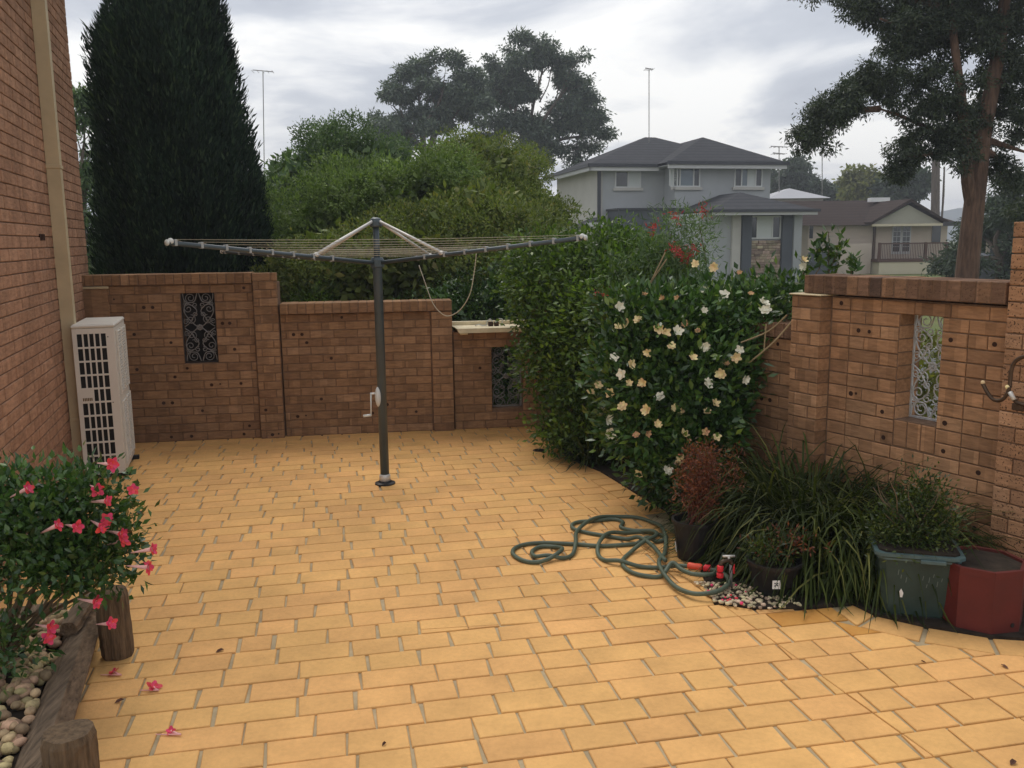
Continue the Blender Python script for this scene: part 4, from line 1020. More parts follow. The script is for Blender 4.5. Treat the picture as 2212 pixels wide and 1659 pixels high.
# olive shrubs behind the wall: (px, py, Y, radii)
def shrub(name, label, blobs_px, m, seed, nclump, per, cr=.1, L=.05, W=.022, group='rounded shrubs behind the back wall', rnd=.6, up=.35):
    blobs = []
    for px, py, Y, r in blobs_px:
        c = AT(px, py, Y); blobs.append((tuple(c), r))
    cx = sum(b_[0][0] for b_ in blobs) / len(blobs); cy = sum(b_[0][1] for b_ in blobs) / len(blobs)
    t = tree_root(name, label, (cx, cy, -.35), 'shrub', group)
    rn_ = np.random.default_rng(seed + 500); sp, sn = blob_points(rn_, blobs, 46, .80)
    subs = [(tuple(p), tuple(float(q) for q in rn_.uniform(.24, .46) * np.array([1.15, 1.1, .8]))) for p in sp]
    foliage('crown', subs, nclump, per, cr, L, W, m, t, seed, inner=.8, out=.6, up=up, rnd=rnd, zmin=-.2)
    foliage('inner_foliage', [(c_, tuple(.88 * q for q in r_)) for c_, r_ in blobs], 1300, 10, .08, .16, .08, m, t, seed + 9, inner=.5, out=.3, up=.2, rnd=.9, zmin=-.2)
    b = MB(); rgx = random.Random(seed)
    for bl in blobs: limbs(b, (cx, cy, -.4), [bl[0]], .06, .02, rgx)
    b.build('trunk', M_BARK, t)
    return t
shrub('rounded_shrub', 'tall blue green shrub mound beside the conifer', [(740, 395, 15, (.95, .9, .85)), (660, 440, 14.5, (.75, .8, .85)), (830, 420, 15, (.7, .8, .75)), (700, 540, 14, (1.3, .9, .9))], L_SHRUBD, 21, 7000, 15, .05)
shrub('rounded_shrub', 'broad mid green shrub mound in the middle behind the hoist', [(840, 470, 13, (1.15, .95, .8)), (960, 420, 13.2, (.6, .8, .5)), (720, 520, 12.6, (.8, .7, .7)), (850, 600, 12.4, (1.6, .7, .8))], L_SHRUB, 22, 5200, 15, .05)
shrub('rounded_shrub', 'tall olive shrub mound next to the grey house', [(1045, 412, 14.5, (.95, .9, .66)), (1165, 505, 14, (.48, .7, .6)), (1010, 370, 14.8, (.6, .7, .4)), (1100, 560, 13.8, (.9, .7, .8))], L_SHRUBY, 23, 4600, 15, .05)
shrub('rounded_shrub', 'yellow tinged shrub mound in front of the olive one', [(1030, 500, 12, (.75, .7, .58)), (940, 545, 11.8, (.6, .6, .55)), (1090, 560, 11.8, (.5, .6, .5)), (900, 600, 11.2, (1.4, .5, .6)), (700, 610, 11.2, (.6, .5, .6))], L_SHRUBY, 24, 4600, 15, .045)
shrub('rounded_shrub', 'dark low shrub seen through the grille of the lowest wall', [(1090, 790, 10.4, (.55, .35, .45)), (1120, 680, 10.5, (.6, .4, .4)), (1080, 880, 10.3, (.6, .3, .35)), (1000, 690, 10.5, (.5, .35, .3))], L_GARD, 25, 2200, 14, .05)
t = tree_root('young_shrub', 'small bright green shrub tip just above the middle wall', (AT(700, 640, 10.6).x, 10.6, -.35), 'shrub')
foliage('crown', [(tuple(AT(700, 650, 10.6)), (.17, .15, .16)), (tuple(AT(650, 655, 10.6)), (.2, .15, .12)), (tuple(AT(690, 760, 10.6)), (.3, .2, .7))], 120, 16, .05, .07, .02, L_BUSH, t, 31)
# gum trees far behind
def gum(name, label, pxblobs, base_px, Y, seed, nclump, per, L, W, m, cr, limb_r, group=None, lim_from=.35, droop=.5, flat=.6, bark=M_BARK, nsub=9):
    base = AT(base_px[0], base_px[1], Y); t = tree_root(name, label, (base.x, Y, -.4), group=group)
    blobs = []
    for px, py, dY, rx, rz in pxblobs:
        c = AT(px, py, Y + dY); s_ = Y / F; blobs.append((tuple(c), (rx * s_, (rx + rz) * .5 * s_, rz * s_)))
    rn_ = np.random.default_rng(seed + 700); sp, sn = blob_points(rn_, blobs, len(blobs) * nsub, .45); ar = np.mean([sum(q[1]) / 3 for q in blobs])
    subs = [(tuple(p), tuple(float(v) for v in ar * rn_.uniform(.22, .42) * np.array([1.2, 1.1, .75]))) for p in sp]
    foliage('crown', subs, nclump, per, cr * .45, L, W, m, t, seed, inner=.5, out=.35, up=.1, rnd=.7, flat=flat, droop=droop)
    rgx = random.Random(seed); b = MB(); top = Vector((base.x, Y, -.4)); fork = AT(base_px[2], base_px[3], Y)
    b.tube(spline([top, top.lerp(fork, .5) + Vector((.02 * Y * rgx.uniform(-.3, .3), 0, 0)), fork], 5), np.linspace(limb_r, limb_r * .75, 11), 8)
    for bl in blobs:
        limbs(b, fork, [bl[0]], limb_r * .5, limb_r * .08, rgx, .12)
        for k in range(4):
            e = Vector(bl[0]) + Vector([rgx.uniform(-.8, .8) * q for q in bl[1]]); limbs(b, Vector(bl[0]).lerp(fork, rgx.uniform(.15, .5)), [e], limb_r * .14, limb_r * .04, rgx, .15, 5)
    b.build('trunk', bark, t); return t
gum('gum_tree', 'dark eucalyptus tree behind the shrubs, left of the pair', [(850, 230, 0, 45, 55), (900, 180, 1, 55, 42), (960, 165, 0, 55, 45), (880, 280, -1, 60, 35), (960, 240, 1, 55, 45), (1000, 150, 0, 30, 35), (830, 290, 0, 30, 28), (1010, 210, 0, 40, 50)], (905, 520, 920, 340), 60, 41, 1100, 40, .30, .11, L_GUM, .50, .30, 'eucalyptus trees in the distance')
gum('gum_tree', 'taller eucalyptus tree with pale limbs, right of the pair', [(1110, 125, 0, 55, 45), (1180, 110, 0, 55, 32), (1235, 150, 0, 35, 48), (1090, 190, 1, 50, 45), (1150, 230, 0, 60, 45), (1250, 240, 0, 45, 45), (1290, 290, 0, 32, 38), (1080, 280, 0, 55, 45), (1180, 290, -1, 55, 40), (1240, 330, 0, 50, 25), (1130, 330, 0, 60, 30)], (1160, 520, 1150, 330), 64, 42, 1500, 40, .30, .11, L_GUM, .52, .36, 'eucalyptus trees in the distance')
# tree at left between house and conifer
gum('background_tree', 'sparse tree seen between the house corner and conifer', [(170, 240, 0, 30, 45), (175, 330, 0, 28, 50), (185, 420, 0, 30, 60), (190, 520, 0, 30, 60)], (180, 560, 180, 430), 20, 43, 230, 18, .16, .05, L_SHRUBD, .2, .10)
# mid/far background trees
gum('background_tree', 'dark rounded tree right of the grey house roof', [(1710, 375, 0, 45, 25), (1690, 400, 0, 40, 25), (1740, 405, 0, 35, 25), (1660, 385, 3, 20, 25)], (1710, 520, 1710, 430), 92, 44, 420, 22, .55, .25, L_FAR, .8, .3)
gum('background_tree', 'pale yellow green tree above the brown roof', [(1860, 378, 0, 24, 22), (1845, 400, 0, 30, 20), (1880, 402, 0, 28, 20), (1862, 412, 0, 36, 14)], (1860, 520, 1860, 430), 80, 45, 330, 22, .5, .25, L_YEL, .7, .25)
gum('background_tree', 'dark green tree above the gable', [(1945, 410, 0, 40, 22), (1975, 395, 0, 28, 18), (1915, 415, 0, 25, 15)], (1945, 520, 1945, 440), 78, 46, 330, 22, .5, .25, L_FAR, .7, .25)
gum('background_tree', 'low dark tree line right of the far antenna', [(1790, 418, 0, 40, 10), (1770, 412, 0, 30, 10)], (1790, 520, 1790, 440), 90, 47, 160, 20, .6, .3, L_FAR, .7, .2)
gum('background_tree', 'dark leafy tree at the right edge behind the trunk', [(2170, 440, 0, 50, 50), (2190, 520, 0, 40, 50), (2120, 500, 2, 45, 40), (2090, 560, 0, 60, 40), (2190, 590, 0, 40, 30)], (2160, 620, 2160, 560), 34, 48, 700, 22, .22, .08, L_FAR, .4, .2)

# right-hand tall tree
Yt = 17.0; tb = AT(2088, 600, Yt)
t = tree_root('bark_tree', 'tall tree with reddish trunk and hanging dark foliage at right', (tb.x, Yt, -.4))
b = MB()
tp = [Vector((tb.x, Yt, -.45)), AT(2088, 600, Yt), AT(2100, 480, Yt), AT(2112, 380, Yt), AT(2125, 280, Yt), AT(2150, 150, Yt), AT(2168, 20, Yt), AT(2180, -120, Yt), AT(2180, -320, Yt)]
pts = spline(tp, 5); b.tube(pts, np.interp(np.linspace(0, 1, len(pts)), [0, .15, .5, 1], [.235, .205, .15, .05]), 12)
pts = spline([AT(2103, 460, Yt), AT(2090, 390, Yt - .1), AT(2085, 300, Yt - .2), AT(2075, 200, Yt - .3), AT(2060, 80, Yt - .3), AT(2050, -60, Yt)], 5); b.tube(pts, np.linspace(.13, .05, len(pts)), 9)
pts = spline([AT(2108, 420, Yt), AT(2112, 350, Yt + .3), AT(2105, 250, Yt + .5)], 5); b.tube(pts, np.linspace(.09, .05, len(pts)), 8)
rgx = random.Random(6)
LB = [((2088, 330), (1900, 235), 0), ((1900, 235), (1775, 255), -.3), ((2080, 250), (1920, 150), .4), ((2060, 90), (1900, 40), 0), ((2050, 20), (1800, -20), .5), ((2140, 200), (2230, 130), .5), ((2085, 340), (1960, 340), -.4), ((2125, 300), (2220, 330), 0), ((2060, 60), (2010, -80), 0), ((2150, 120), (2090, 60), .5), ((2120, 320), (2180, 400), .3)]
for (x0, y0), (x1, y1), dy in LB: limbs(b, AT(x0, y0, Yt), [AT(x1, y1, Yt + dy)], .07, .018, rgx, .08)
b.build('trunk', M_BARK_RED, t)
bl = [(1765, 285, -.3, 28, 45), (1800, 235, -.2, 42, 42), (1850, 200, 0, 45, 42), (1900, 170, 0, 45, 45), (1930, 120, .3, 45, 50), (1960, 210, 0, 55, 45), (2000, 130, .3, 60, 60), (2030, 250, 0, 60, 60), (1985, 60, 0, 60, 50), (2060, 160, -.4, 60, 60), (2100, 60, 0, 70, 60), (2170, 150, .3, 50, 70), (2190, 270, .2, 50, 60), (2170, 360, .2, 45, 40), (2060, 330, -.3, 40, 50), (1990, 300, 0, 45, 40), (1950, 350, -.3, 38, 22), (1925, 370, -.3, 22, 16), (1770, -10, .4, 40, 22), (1850, 5, .4, 50, 28), (1930, 10, .3, 50, 35), (2200, 30, .3, 60, 60), (2040, -40, 0, 120, 50), (2180, -90, 0, 110, 90), (2215, 440, .5, 30, 30), (2110, 270, .2, 40, 50)]
blobs = []
for px, py, dY, rx, rz in bl:
    s_ = Yt / F; blobs.append((tuple(AT(px, py, Yt + dY)), (rx * s_, .5 * (rx + rz) * s_ * 1.2, rz * s_)))
rn_ = np.random.default_rng(551); sp, sn = blob_points(rn_, blobs, 420, .35)
subs = [(tuple(p), tuple(float(v) for v in rn_.uniform(.13, .27) * np.array([1.15, 1.1, .85]))) for p in sp]
foliage('crown', subs, 4000, 34, .055, .085, .028, L_GUMR, t, 51, inner=.4, out=.3, up=.1, rnd=.7, flat=.8, droop=.6)
# palm-like bare trunks beyond
for k, (px, y0, y1, lab) in enumerate(((2020, 330, 470, 'thick pale bare trunk standing beyond the brown roof'), (2038, 360, 420, 'thin hanging dead branch beside the bare trunk'))):
    pp0, pp1 = AT(px, y1, 72), AT(px + 2, y0, 72); t = tree_root('bare_trunk', lab, (pp0.x, 72, -.4))
    b = MB(); b.tube([(pp0.x, 72, -.4), pp0, pp1], [.42, .36, .30] if k == 0 else [.05, .09, .06], 8); b.build('trunk', M_BARK, t)

# carport post and hedge by the right edge
cp = AT(2165, 600, 40); t = thing('carport', 'cream carport post with dark flat roof at the far right', 'carport', (cp.x, 40, -.4))
b = MB(); b.box(cp.x - .09, cp.x + .09, 39.9, 40.1, -.4, AT(2165, 485, 40).z); b.build('post', M_CREAMW, t)
zc = AT(2165, 485, 40).z
b = MB(); b.box(cp.x - .9, cp.x + 2.5, 39.6, 44, zc, zc + .2); b.build('roof', M_GUT, t)
b = MB(); b.box(cp.x + 1.2, cp.x + 1.35, 43.7, 43.85, -.4, zc); b.build('post', M_CREAMW, t)
b = MB(); b.box(cp.x + .9, cp.x + 3.6, 44.1, 44.25, -.4, zc); b.build('rear_wall', M_RENDERD, t)
car = thing('parked_car', 'dark parked car glimpsed under the carport behind the trunk', 'car', (cp.x + 1.3, 42.0, -.34))
b = MB(WM[car])
prof = [(-2.1, .25), (2.1, .25), (2.15, .65), (1.9, .85), (1.0, .92), (.45, 1.38), (-1.0, 1.42), (-1.75, .98), (-2.12, .9)]
nn_ = len(prof); vs = [(x, -.8, z) for x, z in prof] + [(x, .8, z) for x, z in prof]
b.add(vs, [tuple(range(nn_)), tuple(range(2 * nn_ - 1, nn_ - 1, -1))] + [(i, nn_ + i, nn_ + (i + 1) % nn_, (i + 1) % nn_) for i in range(nn_)]); b.build('body', mat('car_dark', (.03, .035, .045), .25, spec=.6), car)
for x in (-1.35, 1.35):
    for y in (-.78, .6):
        b = MB(WM[car] @ Matrix.Translation((x, y, .31)) @ Matrix.Rotation(R(90), 4, 'X')); b.lathe([(.31, -.18), (.31, 0)], 16); wh = b.build('wheel', M_BLACK, car)
        b = MB(WM[car] @ Matrix.Translation((x, y, .31)) @ Matrix.Rotation(R(90), 4, 'X')); b.lathe([(.19, -.0), (.17, .012)], 12); b.build('rim', M_GALV, wh)
b = MB(WM[car]); b.add([(-.95, -.805, .98), (.35, -.805, .95), (.2, -.805, 1.3), (-.85, -.805, 1.34)], [(0, 1, 2, 3)]); b.build('side_window', M_GLASS, car)

# ================================================================== RIGHT-HAND BED
soil = MB(); outl = [(p[0], p[1]) for p in EDGE_A[1:]] + EDGE_M[1:] + EDGE_B[1:5] + [(3.3, 4.02)]
outl += [(2.95, 4.45), (2.75, 4.78), (.30, 9.25)]
soil.prism(outl[::-1], -.08, .012); so = soil.build('garden_bed', M_SOIL); so['kind'] = 'structure'
def insidepoly(x, y, poly):
    c = False
    for i in range(len(poly)):
        (x1, y1), (x2, y2) = poly[i - 1], poly[i]
        if (y1 > y) != (y2 > y) and x < (x2 - x1) * (y - y1) / (y2 - y1) + x1: c = not c
    return c
# leafy bush in the corner
lb_px = [(1210, 640, 8.7, (.5, .5, .5)), (1310, 595, 8.6, (.55, .5, .40)), (1390, 605, 8.4, (.5, .5, .38)), (1170, 580, 8.9, (.38, .4, .32)), (1270, 720, 8.4, (.55, .5, .5)), (1280, 830, 8.2, (.45, .45, .45)), (1250, 910, 8.1, (.40, .4, .3)), (1360, 700, 8.0, (.6, .5, .6)), (1200, 780, 8.5, (.35, .35, .4)), (1440, 645, 8.0, (.35, .4, .3)), (1300, 530, 8.8, (.35, .4, .16))]
blobs = [(tuple(AT(x, y, Y)), r) for x, y, Y, r in lb_px]
t = thing('leafy_bush', 'large glossy green bush filling the corner of the garden walls', 'bush', (.75, 8.35, 0))
foliage('crown', blobs, 2300, 18, .075, .062, .03, L_BUSH, t, 61, inner=.6, out=.6, up=.1, rnd=.7, fold=.12, zmin=.03)
b = MB(); rgx = random.Random(2)
limbs(b, (.75, 8.35, 0), [bl_[0] for bl_ in blobs], .03, .008, rgx); b.build('trunk', M_TWIG, t)
# gardenia
gd_px = [(1440, 715, 6.75, (.36, .4, .34)), (1560, 690, 6.8, (.38, .4, .28)), (1635, 668, 6.7, (.24, .3, .2)), (1370, 800, 6.6, (.32, .36, .34)), (1480, 820, 6.55, (.42, .42, .42)), (1548, 790, 6.6, (.28, .36, .34)), (1390, 900, 6.5, (.30, .34, .30)), (1490, 940, 6.4, (.36, .36, .30)), (1440, 1010, 6.35, (.24, .28, .22)), (1535, 895, 6.5, (.24, .3, .26)), (1690, 635, 6.7, (.15, .2, .11)), (1350, 690, 6.8, (.2, .26, .2))]
gbl = [(tuple(AT(x, y, Y)), r) for x, y, Y, r in gd_px]
gt = thing('gardenia_bush', 'dark green gardenia bush dotted with white and cream flowers', 'bush', (1.42, 6.55, .012))
foliage('crown', gbl, 1500, 16, .06, .075, .034, L_GARD, gt, 62, inner=.6, out=.7, up=.25, rnd=.55, fold=.12, zmin=.03)
b = MB(); limbs(b, (1.42, 6.55, 0), [b_[0] for b_ in gbl], .022, .006, rgx); b.build('trunk', M_TWIG, gt)
# upright sprigs above the wall
for i, (bx_, by_, tx_, ty_) in enumerate(((1790, 600, 1790, 500), (1790, 590, 1820, 520), (1840, 610, 1838, 548), (1730, 640, 1740, 555), (1770, 580, 1765, 530))):
    p0, p1 = AT(bx_, by_, 6.75), AT(tx_, ty_, 6.7); b = MB(); p00 = Vector((1.85, 6.45, .9)) if bx_ > 1780 else Vector((1.7, 6.5, .9))
    b.tube([p00, p0, p1], [.008, .005, .003], 5); b.build('stem', M_TWIG, gt)
    rn = np.random.default_rng(80 + i); n = 46; tt = rn.random(n) ** .8
    Pp = np.array(p0)[None] + (np.array(p1 - p0))[None] * tt[:, None] + rn.normal(size=(n, 3)) * .025
    leaves_mesh('sprig', Pp, unit(rn.normal(size=(n, 3)) + np.array([0, 0, .5])), unit(rn.normal(size=(n, 3)) + np.array([0, -.3, .8])), rn.uniform(.06, .1, n), rn.uniform(.028, .042, n), L_BUSH if i % 2 else L_GARD, gt, .12)
# bare stems
for q in ([(1390, 640, 7.0), (1415, 590, 7.0), (1437, 545, 7.0)], [(1360, 690, 7.2), (1400, 620, 7.1), (1440, 560, 7.0)], [(1610, 790, 6.3), (1670, 740, 6.2), (1718, 685, 6.15)], [(1600, 740, 6.3), (1660, 715, 6.3), (1700, 680, 6.25)], [(1650, 760, 6.3), (1655, 700, 6.3)]):
    b = MB(); b.tube(spline([AT(*p) for p in q], 5), .006, 5); b.build('bare_stem', M_TWIGP, gt)
def ray_hit(blobs, px, py):
    d = ray(px, py); best = None
    for c, r in blobs:
        o = [(CAM[i] - c[i]) / r[i] for i in range(3)]; dd = [d[i] / r[i] for i in range(3)]
        a = sum(x * x for x in dd); b_ = sum(x * y for x, y in zip(o, dd)); cc = sum(x * x for x in o) - 1; D = b_ * b_ - a * cc
        if D > 0:
            tt = (-b_ - math.sqrt(D)) / a
            if best is None or tt < best: best = tt
    return None if best is None else CAM + d * best
def flower_geo(c, facing, r, m_pet, parent, rg, npet=6, name='flower', cup=.35):
    q = Vector(facing).to_track_quat('Z', 'Y').to_matrix().to_4x4(); T = Matrix.Translation(c) @ q @ Matrix.Rotation(rg.uniform(0, 6), 4, 'Z')
    b = MB(T)
    for layer, (rr, lift) in enumerate(((1, cup), (.62, cup + .5))):
        for k in range(npet):
            a = 2 * math.pi * k / npet + layer * .5 + rg.uniform(-.15, .15); R1 = r * rr * rg.uniform(.85, 1.1); h_ = lift * R1 * rg.uniform(.6, 1.2)
            ca, sa = math.cos(a), math.sin(a); wd = R1 * .40
            pl_ = [(0, 0, layer * .004), (R1 * .55 * ca - wd * sa, R1 * .55 * sa + wd * ca, h_ * .55), (R1 * ca * .98 - wd * .35 * sa, R1 * sa * .98 + wd * .35 * ca, h_), (R1 * ca + wd * .35 * sa, R1 * sa - wd * .35 * ca, h_ * .95), (R1 * .55 * ca + wd * sa, R1 * .55 * sa - wd * ca, h_ * .55)]
            b.add(pl_, [(0, 1, 2, 3, 4)])
    return b.build(name, m_pet, parent)
z6 = src(1500, 800, .5424); rgf = random.Random(77)
GF = [(805, 290, 'w'), (800, 410, 'c'), (845, 385, 'c'), (910, 365, 'c'), (950, 225, 'o'), (1050, 250, 'o'), (1030, 420, 'c'), (1070, 440, 'c'), (1135, 435, 'w'), (1105, 520, 'c'), (1290, 320, 'w'), (1300, 200, 'w'), (1410, 220, 'w'), (1560, 215, 'o'), (1630, 270, 'w'), (1645, 310, 'w'), (1300, 520, 'w'), (1225, 590, 'c'), (1475, 585, 'c'), (1500, 540, 'w'), (970, 560, 'c'), (770, 585, 'w'), (870, 625, 'c'), (815, 680, 'w'), (680, 745, 'c'), (640, 785, 'c'), (750, 790, 'c'), (860, 735, 'c'), (940, 730, 'c'), (820, 865, 'c'), (695, 890, 'w'), (1035, 815, 'w'), (1310, 735, 'w'), (1120, 875, 'c'), (1160, 895, 'c'), (965, 890, 'c'), (1025, 970, 'c'), (1355, 850, 'c'), (1310, 900, 'c'), (740, 940, 'w'), (750, 1020, 'w'), (775, 1085, 'w'), (1175, 1030, 'c'), (1300, 1015, 'o'), (1365, 1040, 'c'), (1160, 1180, 'c'), (1080, 1235, 'w'), (920, 1255, 'c'), (1110, 1395, 'c'), (1200, 1380, 'w'), (1390, 680, 'c'), (1530, 710, 'w'), (1255, 430, 'o'), (1135, 240, 'o'), (1240, 50, 'c'), (1345, 65, 'c'), (1495, 95, 'o'), (1860, 25, 'c'), (1865, 60, 'w'), (1800, 280, 'o'), (1180, 390, 'o'), (1420, 620, 'o'), (900, 1030, 'o'), (965, 1025, 'o')]
for x, y, k in GF:
    p = z6(x, y); H = ray_hit(gbl, *p)
    H = AT(p[0], p[1], 6.35 if p[1] > 900 else 6.6) if H is None else H - ray(*p) * .05
    f_ = (CAM - H).normalized() + Vector((rgf.uniform(-.9, .9), rgf.uniform(-.5, .5), rgf.uniform(-.3, 1.1)))
    flower_geo(H, f_, {'w': .040, 'c': .037, 'o': .027}[k] * rgf.uniform(.8, 1.15), {'w': M_PETALW, 'c': M_PETALC, 'o': M_PETALO}[k], gt, rgf, rgf.choice([5, 6, 7]), cup=rgf.uniform(.2, .9))
t = thing('verge_plant', 'yellow green plant seen through the pale grille of the right wall', 'plant', (AT(1990, 840, 6.6).x, 6.6, -.35))
foliage('leaves', [(tuple(AT(1985, 830, 6.6)), (.16, .14, .14)), (tuple(AT(1975, 900, 6.6)), (.2, .14, .3)), (tuple(AT(2000, 760, 6.9)), (.1, .1, .06))], 130, 12, .05, .07, .03, L_YEL, t, 92, inner=.3)
# grevillea with red flowers
t = thing('red_flowering_shrub', 'airy shrub with red flower spikes between bush and grey house', 'shrub', (1.55, 8.0, .012))
gv = [(1450, 500, 7.9, (.28, .25, .2)), (1490, 545, 7.8, (.22, .25, .22)), (1420, 560, 7.9, (.25, .25, .2)), (1350, 610, 7.7, (.2, .2, .2)), (1510, 480, 7.9, (.15, .2, .1)), (1460, 640, 7.6, (.3, .25, .25))]
gvb = [(tuple(AT(x, y, Y)), r) for x, y, Y, r in gv]
foliage('crown', gvb, 260, 16, .07, .075, .010, L_SHRUBD, t, 63, inner=.3, out=.4, up=.2, rnd=.8)
b = MB(); limbs(b, (1.55, 8.0, 0), [b_[0] for b_ in gvb], .014, .004, rgx); b.build('trunk', M_TWIG, t)
rn = np.random.default_rng(5)
for (x, y, Y) in [(1470, 545, 7.55), (1480, 556, 7.55), (1492, 540, 7.55), (1458, 470, 7.7), (1520, 452, 7.7), (1415, 490, 7.7), (1300, 640, 7.5), (1455, 535, 7.5)]:
    c = np.array(AT(x, y, Y)); n = 34
    leaves_mesh('flower', c + rn.normal(size=(n, 3)) * .028, unit(rn.normal(size=(n, 3))), unit(rn.normal(size=(n, 3))), rn.uniform(.03, .06, n), rn.uniform(.006, .012, n), L_REDF, t)['kind'] = 'stuff'
# strappy clumps
def strappy(label, cx, cy, n, len0, len1, seed, wid=.018, z0=.012, arch=1.0, spread=.18):
    rg_ = random.Random(seed); t = thing('strappy_clump', label, 'plant', (cx, cy, z0), group='strappy grasses in the bed')
    b = MB()
    for k in range(n):
        a = rg_.uniform(0, 2 * math.pi); L = rg_.uniform(len0, len1); el = rg_.uniform(.45, 1.35); r0 = spread * math.sqrt(rg_.random())
        p = Vector((cx + r0 * math.cos(a + rg_.uniform(-.8, .8)), cy + r0 * math.sin(a + rg_.uniform(-.8, .8)), z0)); d = Vector((math.cos(a) * math.cos(el), math.sin(a) * math.cos(el), math.sin(el)))
        side = Vector((-math.sin(a), math.cos(a), 0)); pts = [p]; ns = 6; cv = rg_.uniform(.18, .48) * arch
        for i in range(ns):
            d = (d - Vector((0, 0, cv * (.3 + .25 * i)))).normalized(); p = p + d * (L / ns)
            if p.z < z0 + .008: p.z = z0 + .008
            pts.append(p)
        w_ = wid * rg_.uniform(.7, 1.3); vs = []
        for i, q in enumerate(pts):
            ww = w_ * (1 - (i / ns) ** 2 * .92) * .5; vs += [q - side * ww, q + side * ww]
        b.add(vs, [(2 * i, 2 * i + 1, 2 * i + 3, 2 * i + 2) for i in range(ns)])
    b.build('leaves', L_STRAP, t); return t
strappy('strappy green grass clump behind the green tub', 2.24, 5.12, 900, .55, .92, 71, spread=.24, arch=1.35)
strappy('strappy green grass clump in the middle against the tall brick wall', 1.90, 5.45, 1200, .62, 1.05, 76, spread=.26, arch=1.35)
strappy('strappy green grass clump beside the red leaved pot plant', 1.74, 5.72, 1000, .58, .95, 72, spread=.22, arch=1.45)
strappy('strappy grass clump arching over the small black pot', 1.86, 5.14, 1000, .45, .74, 73, spread=.22, arch=1.4)
strappy('strappy grass clump under the gardenia', 1.62, 6.25, 260, .4, .65, 74, spread=.15)
strappy('low grass tuft at the bed edge under the leafy bush', .72, 7.75, 170, .25, .5, 75, spread=.12)
# red leaved plant in black pot
def pot(root, cx, cy, r0, r1, h_, m, square=False, z0=0.0):
    b = MB(); b.lathe([(r0, z0), (r1, z0 + h_), (r1 + .012, z0 + h_), (r1 + .012, z0 + h_ + .018), (r1 - .004, z0 + h_ + .018), (r1 - .01, z0 + h_ - .03), (.01, z0 + h_ - .03)], 24, (cx, cy, 0)); b.build('pot', m, root, False)
    b = MB(); b.lathe([(r1 - .014, z0 + h_ - .028), (r1 * .5, z0 + h_ - .012), (.01, z0 + h_ - .008)], 18, (cx, cy, 0)); b.build('soil', M_SOIL, root)
pc_ = G(1508, 1218); px0, py0 = pc_.x, pc_.y + .12
t = thing('potted_plant', 'red leaved bush in a round black pot beside the hose', 'plant', (px0, py0, 0))
pot(t, px0, py0, .105, .135, .235, M_BLACK)
b = MB(); rgx = random.Random(9); ends = []
for k in range(26):
    a = rgx.uniform(0, 6.28); r_ = rgx.uniform(.02, .20); e = (px0 + .05 + r_ * math.cos(a), py0 + r_ * math.sin(a), rgx.uniform(.36, .66)); ends.append(e)
    limbs(b, (px0 + rgx.uniform(-.05, .05), py0 + rgx.uniform(-.05, .05), .22), [e], .0045, .002, rgx, .05, 4)
b.build('stems', mat('stem_red', (.13, .04, .025), .8), t)
foliage('leaves', [(e, (.05, .05, .12)) for e in ends], 250, 12, .024, .028, .008, L_RED, t, 64, inner=.1, out=.3, up=.3, rnd=.8)
foliage('leaves', [((px0 + .02, py0, .38), (.15, .14, .12))], 40, 10, .03, .028, .008, L_RED, t, 65, inner=.2, out=.3, up=.3, rnd=.8)
b = MB(); fl = G(1452, 1190, .12); b.add([(px0 - .123, py0 - .03, .05), (px0 - .119, py0 - .05, .05), (px0 - .128, py0 - .052, .12), (px0 - .131, py0 - .032, .12)], [(0, 1, 2, 3)]); b.build('label_sticker', M_WHITE, t)
# small black pot with white tag
pc_ = G(1690, 1305); t = thing('small_pot', 'small black pot with white tag and sparse reddish plant', 'pot', (pc_.x, pc_.y + .17, .012))
sx_, sy_ = pc_.x, pc_.y + .17
pot(t, sx_, sy_, .11, .15, .17, M_BLACK, z0=.012)
tg = AT(1677, 1263, sy_ - .16); b = MB(); b.box(tg.x - .022, tg.x + .022, tg.y - .003, tg.y, tg.z - .024, tg.z + .024); tgo = b.build('tag', M_WHITE, t)
b = MB()
for i, (dx, dz) in enumerate(((-.008, .008), (.006, .008), (-.008, -.006), (.006, -.004), (0, .0))): b.box(tg.x + dx - .004, tg.x + dx + .004, tg.y - .0042, tg.y - .0032, tg.z + dz - .004, tg.z + dz + .004)
b.build('tag_print', M_RENDERD, tgo)
foliage('leaves', [((sx_, sy_, .27), (.16, .13, .07)), ((sx_ + .12, sy_, .3), (.1, .1, .06))], 35, 8, .03, .032, .012, L_RED, t, 66, inner=.2)
foliage('leaves', [((sx_ - .02, sy_, .27), (.15, .13, .07))], 60, 9, .03, .04, .014, L_TUB, t, 67, inner=.2)
# green tub
tb0 = Vector((2.15, 4.54, 0)); t = thing('green_tub', 'dark green rectangular plastic tub holding a fine leaved plant', 'tub', tb0, R(-16))
W_ = WM[t]
def taper_box(b, wx, wy, k, z0, z1, th=.0):
    vs = []
    for z, q in ((z0, k), (z1, 1)):
        X_, Y_ = wx * q / 2, wy * q / 2; c = .03
        vs += [(-X_ + c, -Y_, z), (X_ - c, -Y_, z), (X_, -Y_ + c, z), (X_, Y_ - c, z), (X_ - c, Y_, z), (-X_ + c, Y_, z), (-X_, Y_ - c, z), (-X_, -Y_ + c, z)]
    b.add(vs, [tuple(range(8))[::-1], tuple(range(8, 16))] + [(i, (i + 1) % 8, 8 + (i + 1) % 8, 8 + i) for i in range(8)])
b = MB(W_); taper_box(b, .385, .33, .82, .012, .325); b.build('body', M_TUB, t)
b = MB(W_)
for z0, z1, g_ in ((.325, .335, .405), (.345, .362, .435)):
    taper_box(b, g_, g_ * .87, 1, z0, z1)
b.build('rim', M_TUBRIM, t)
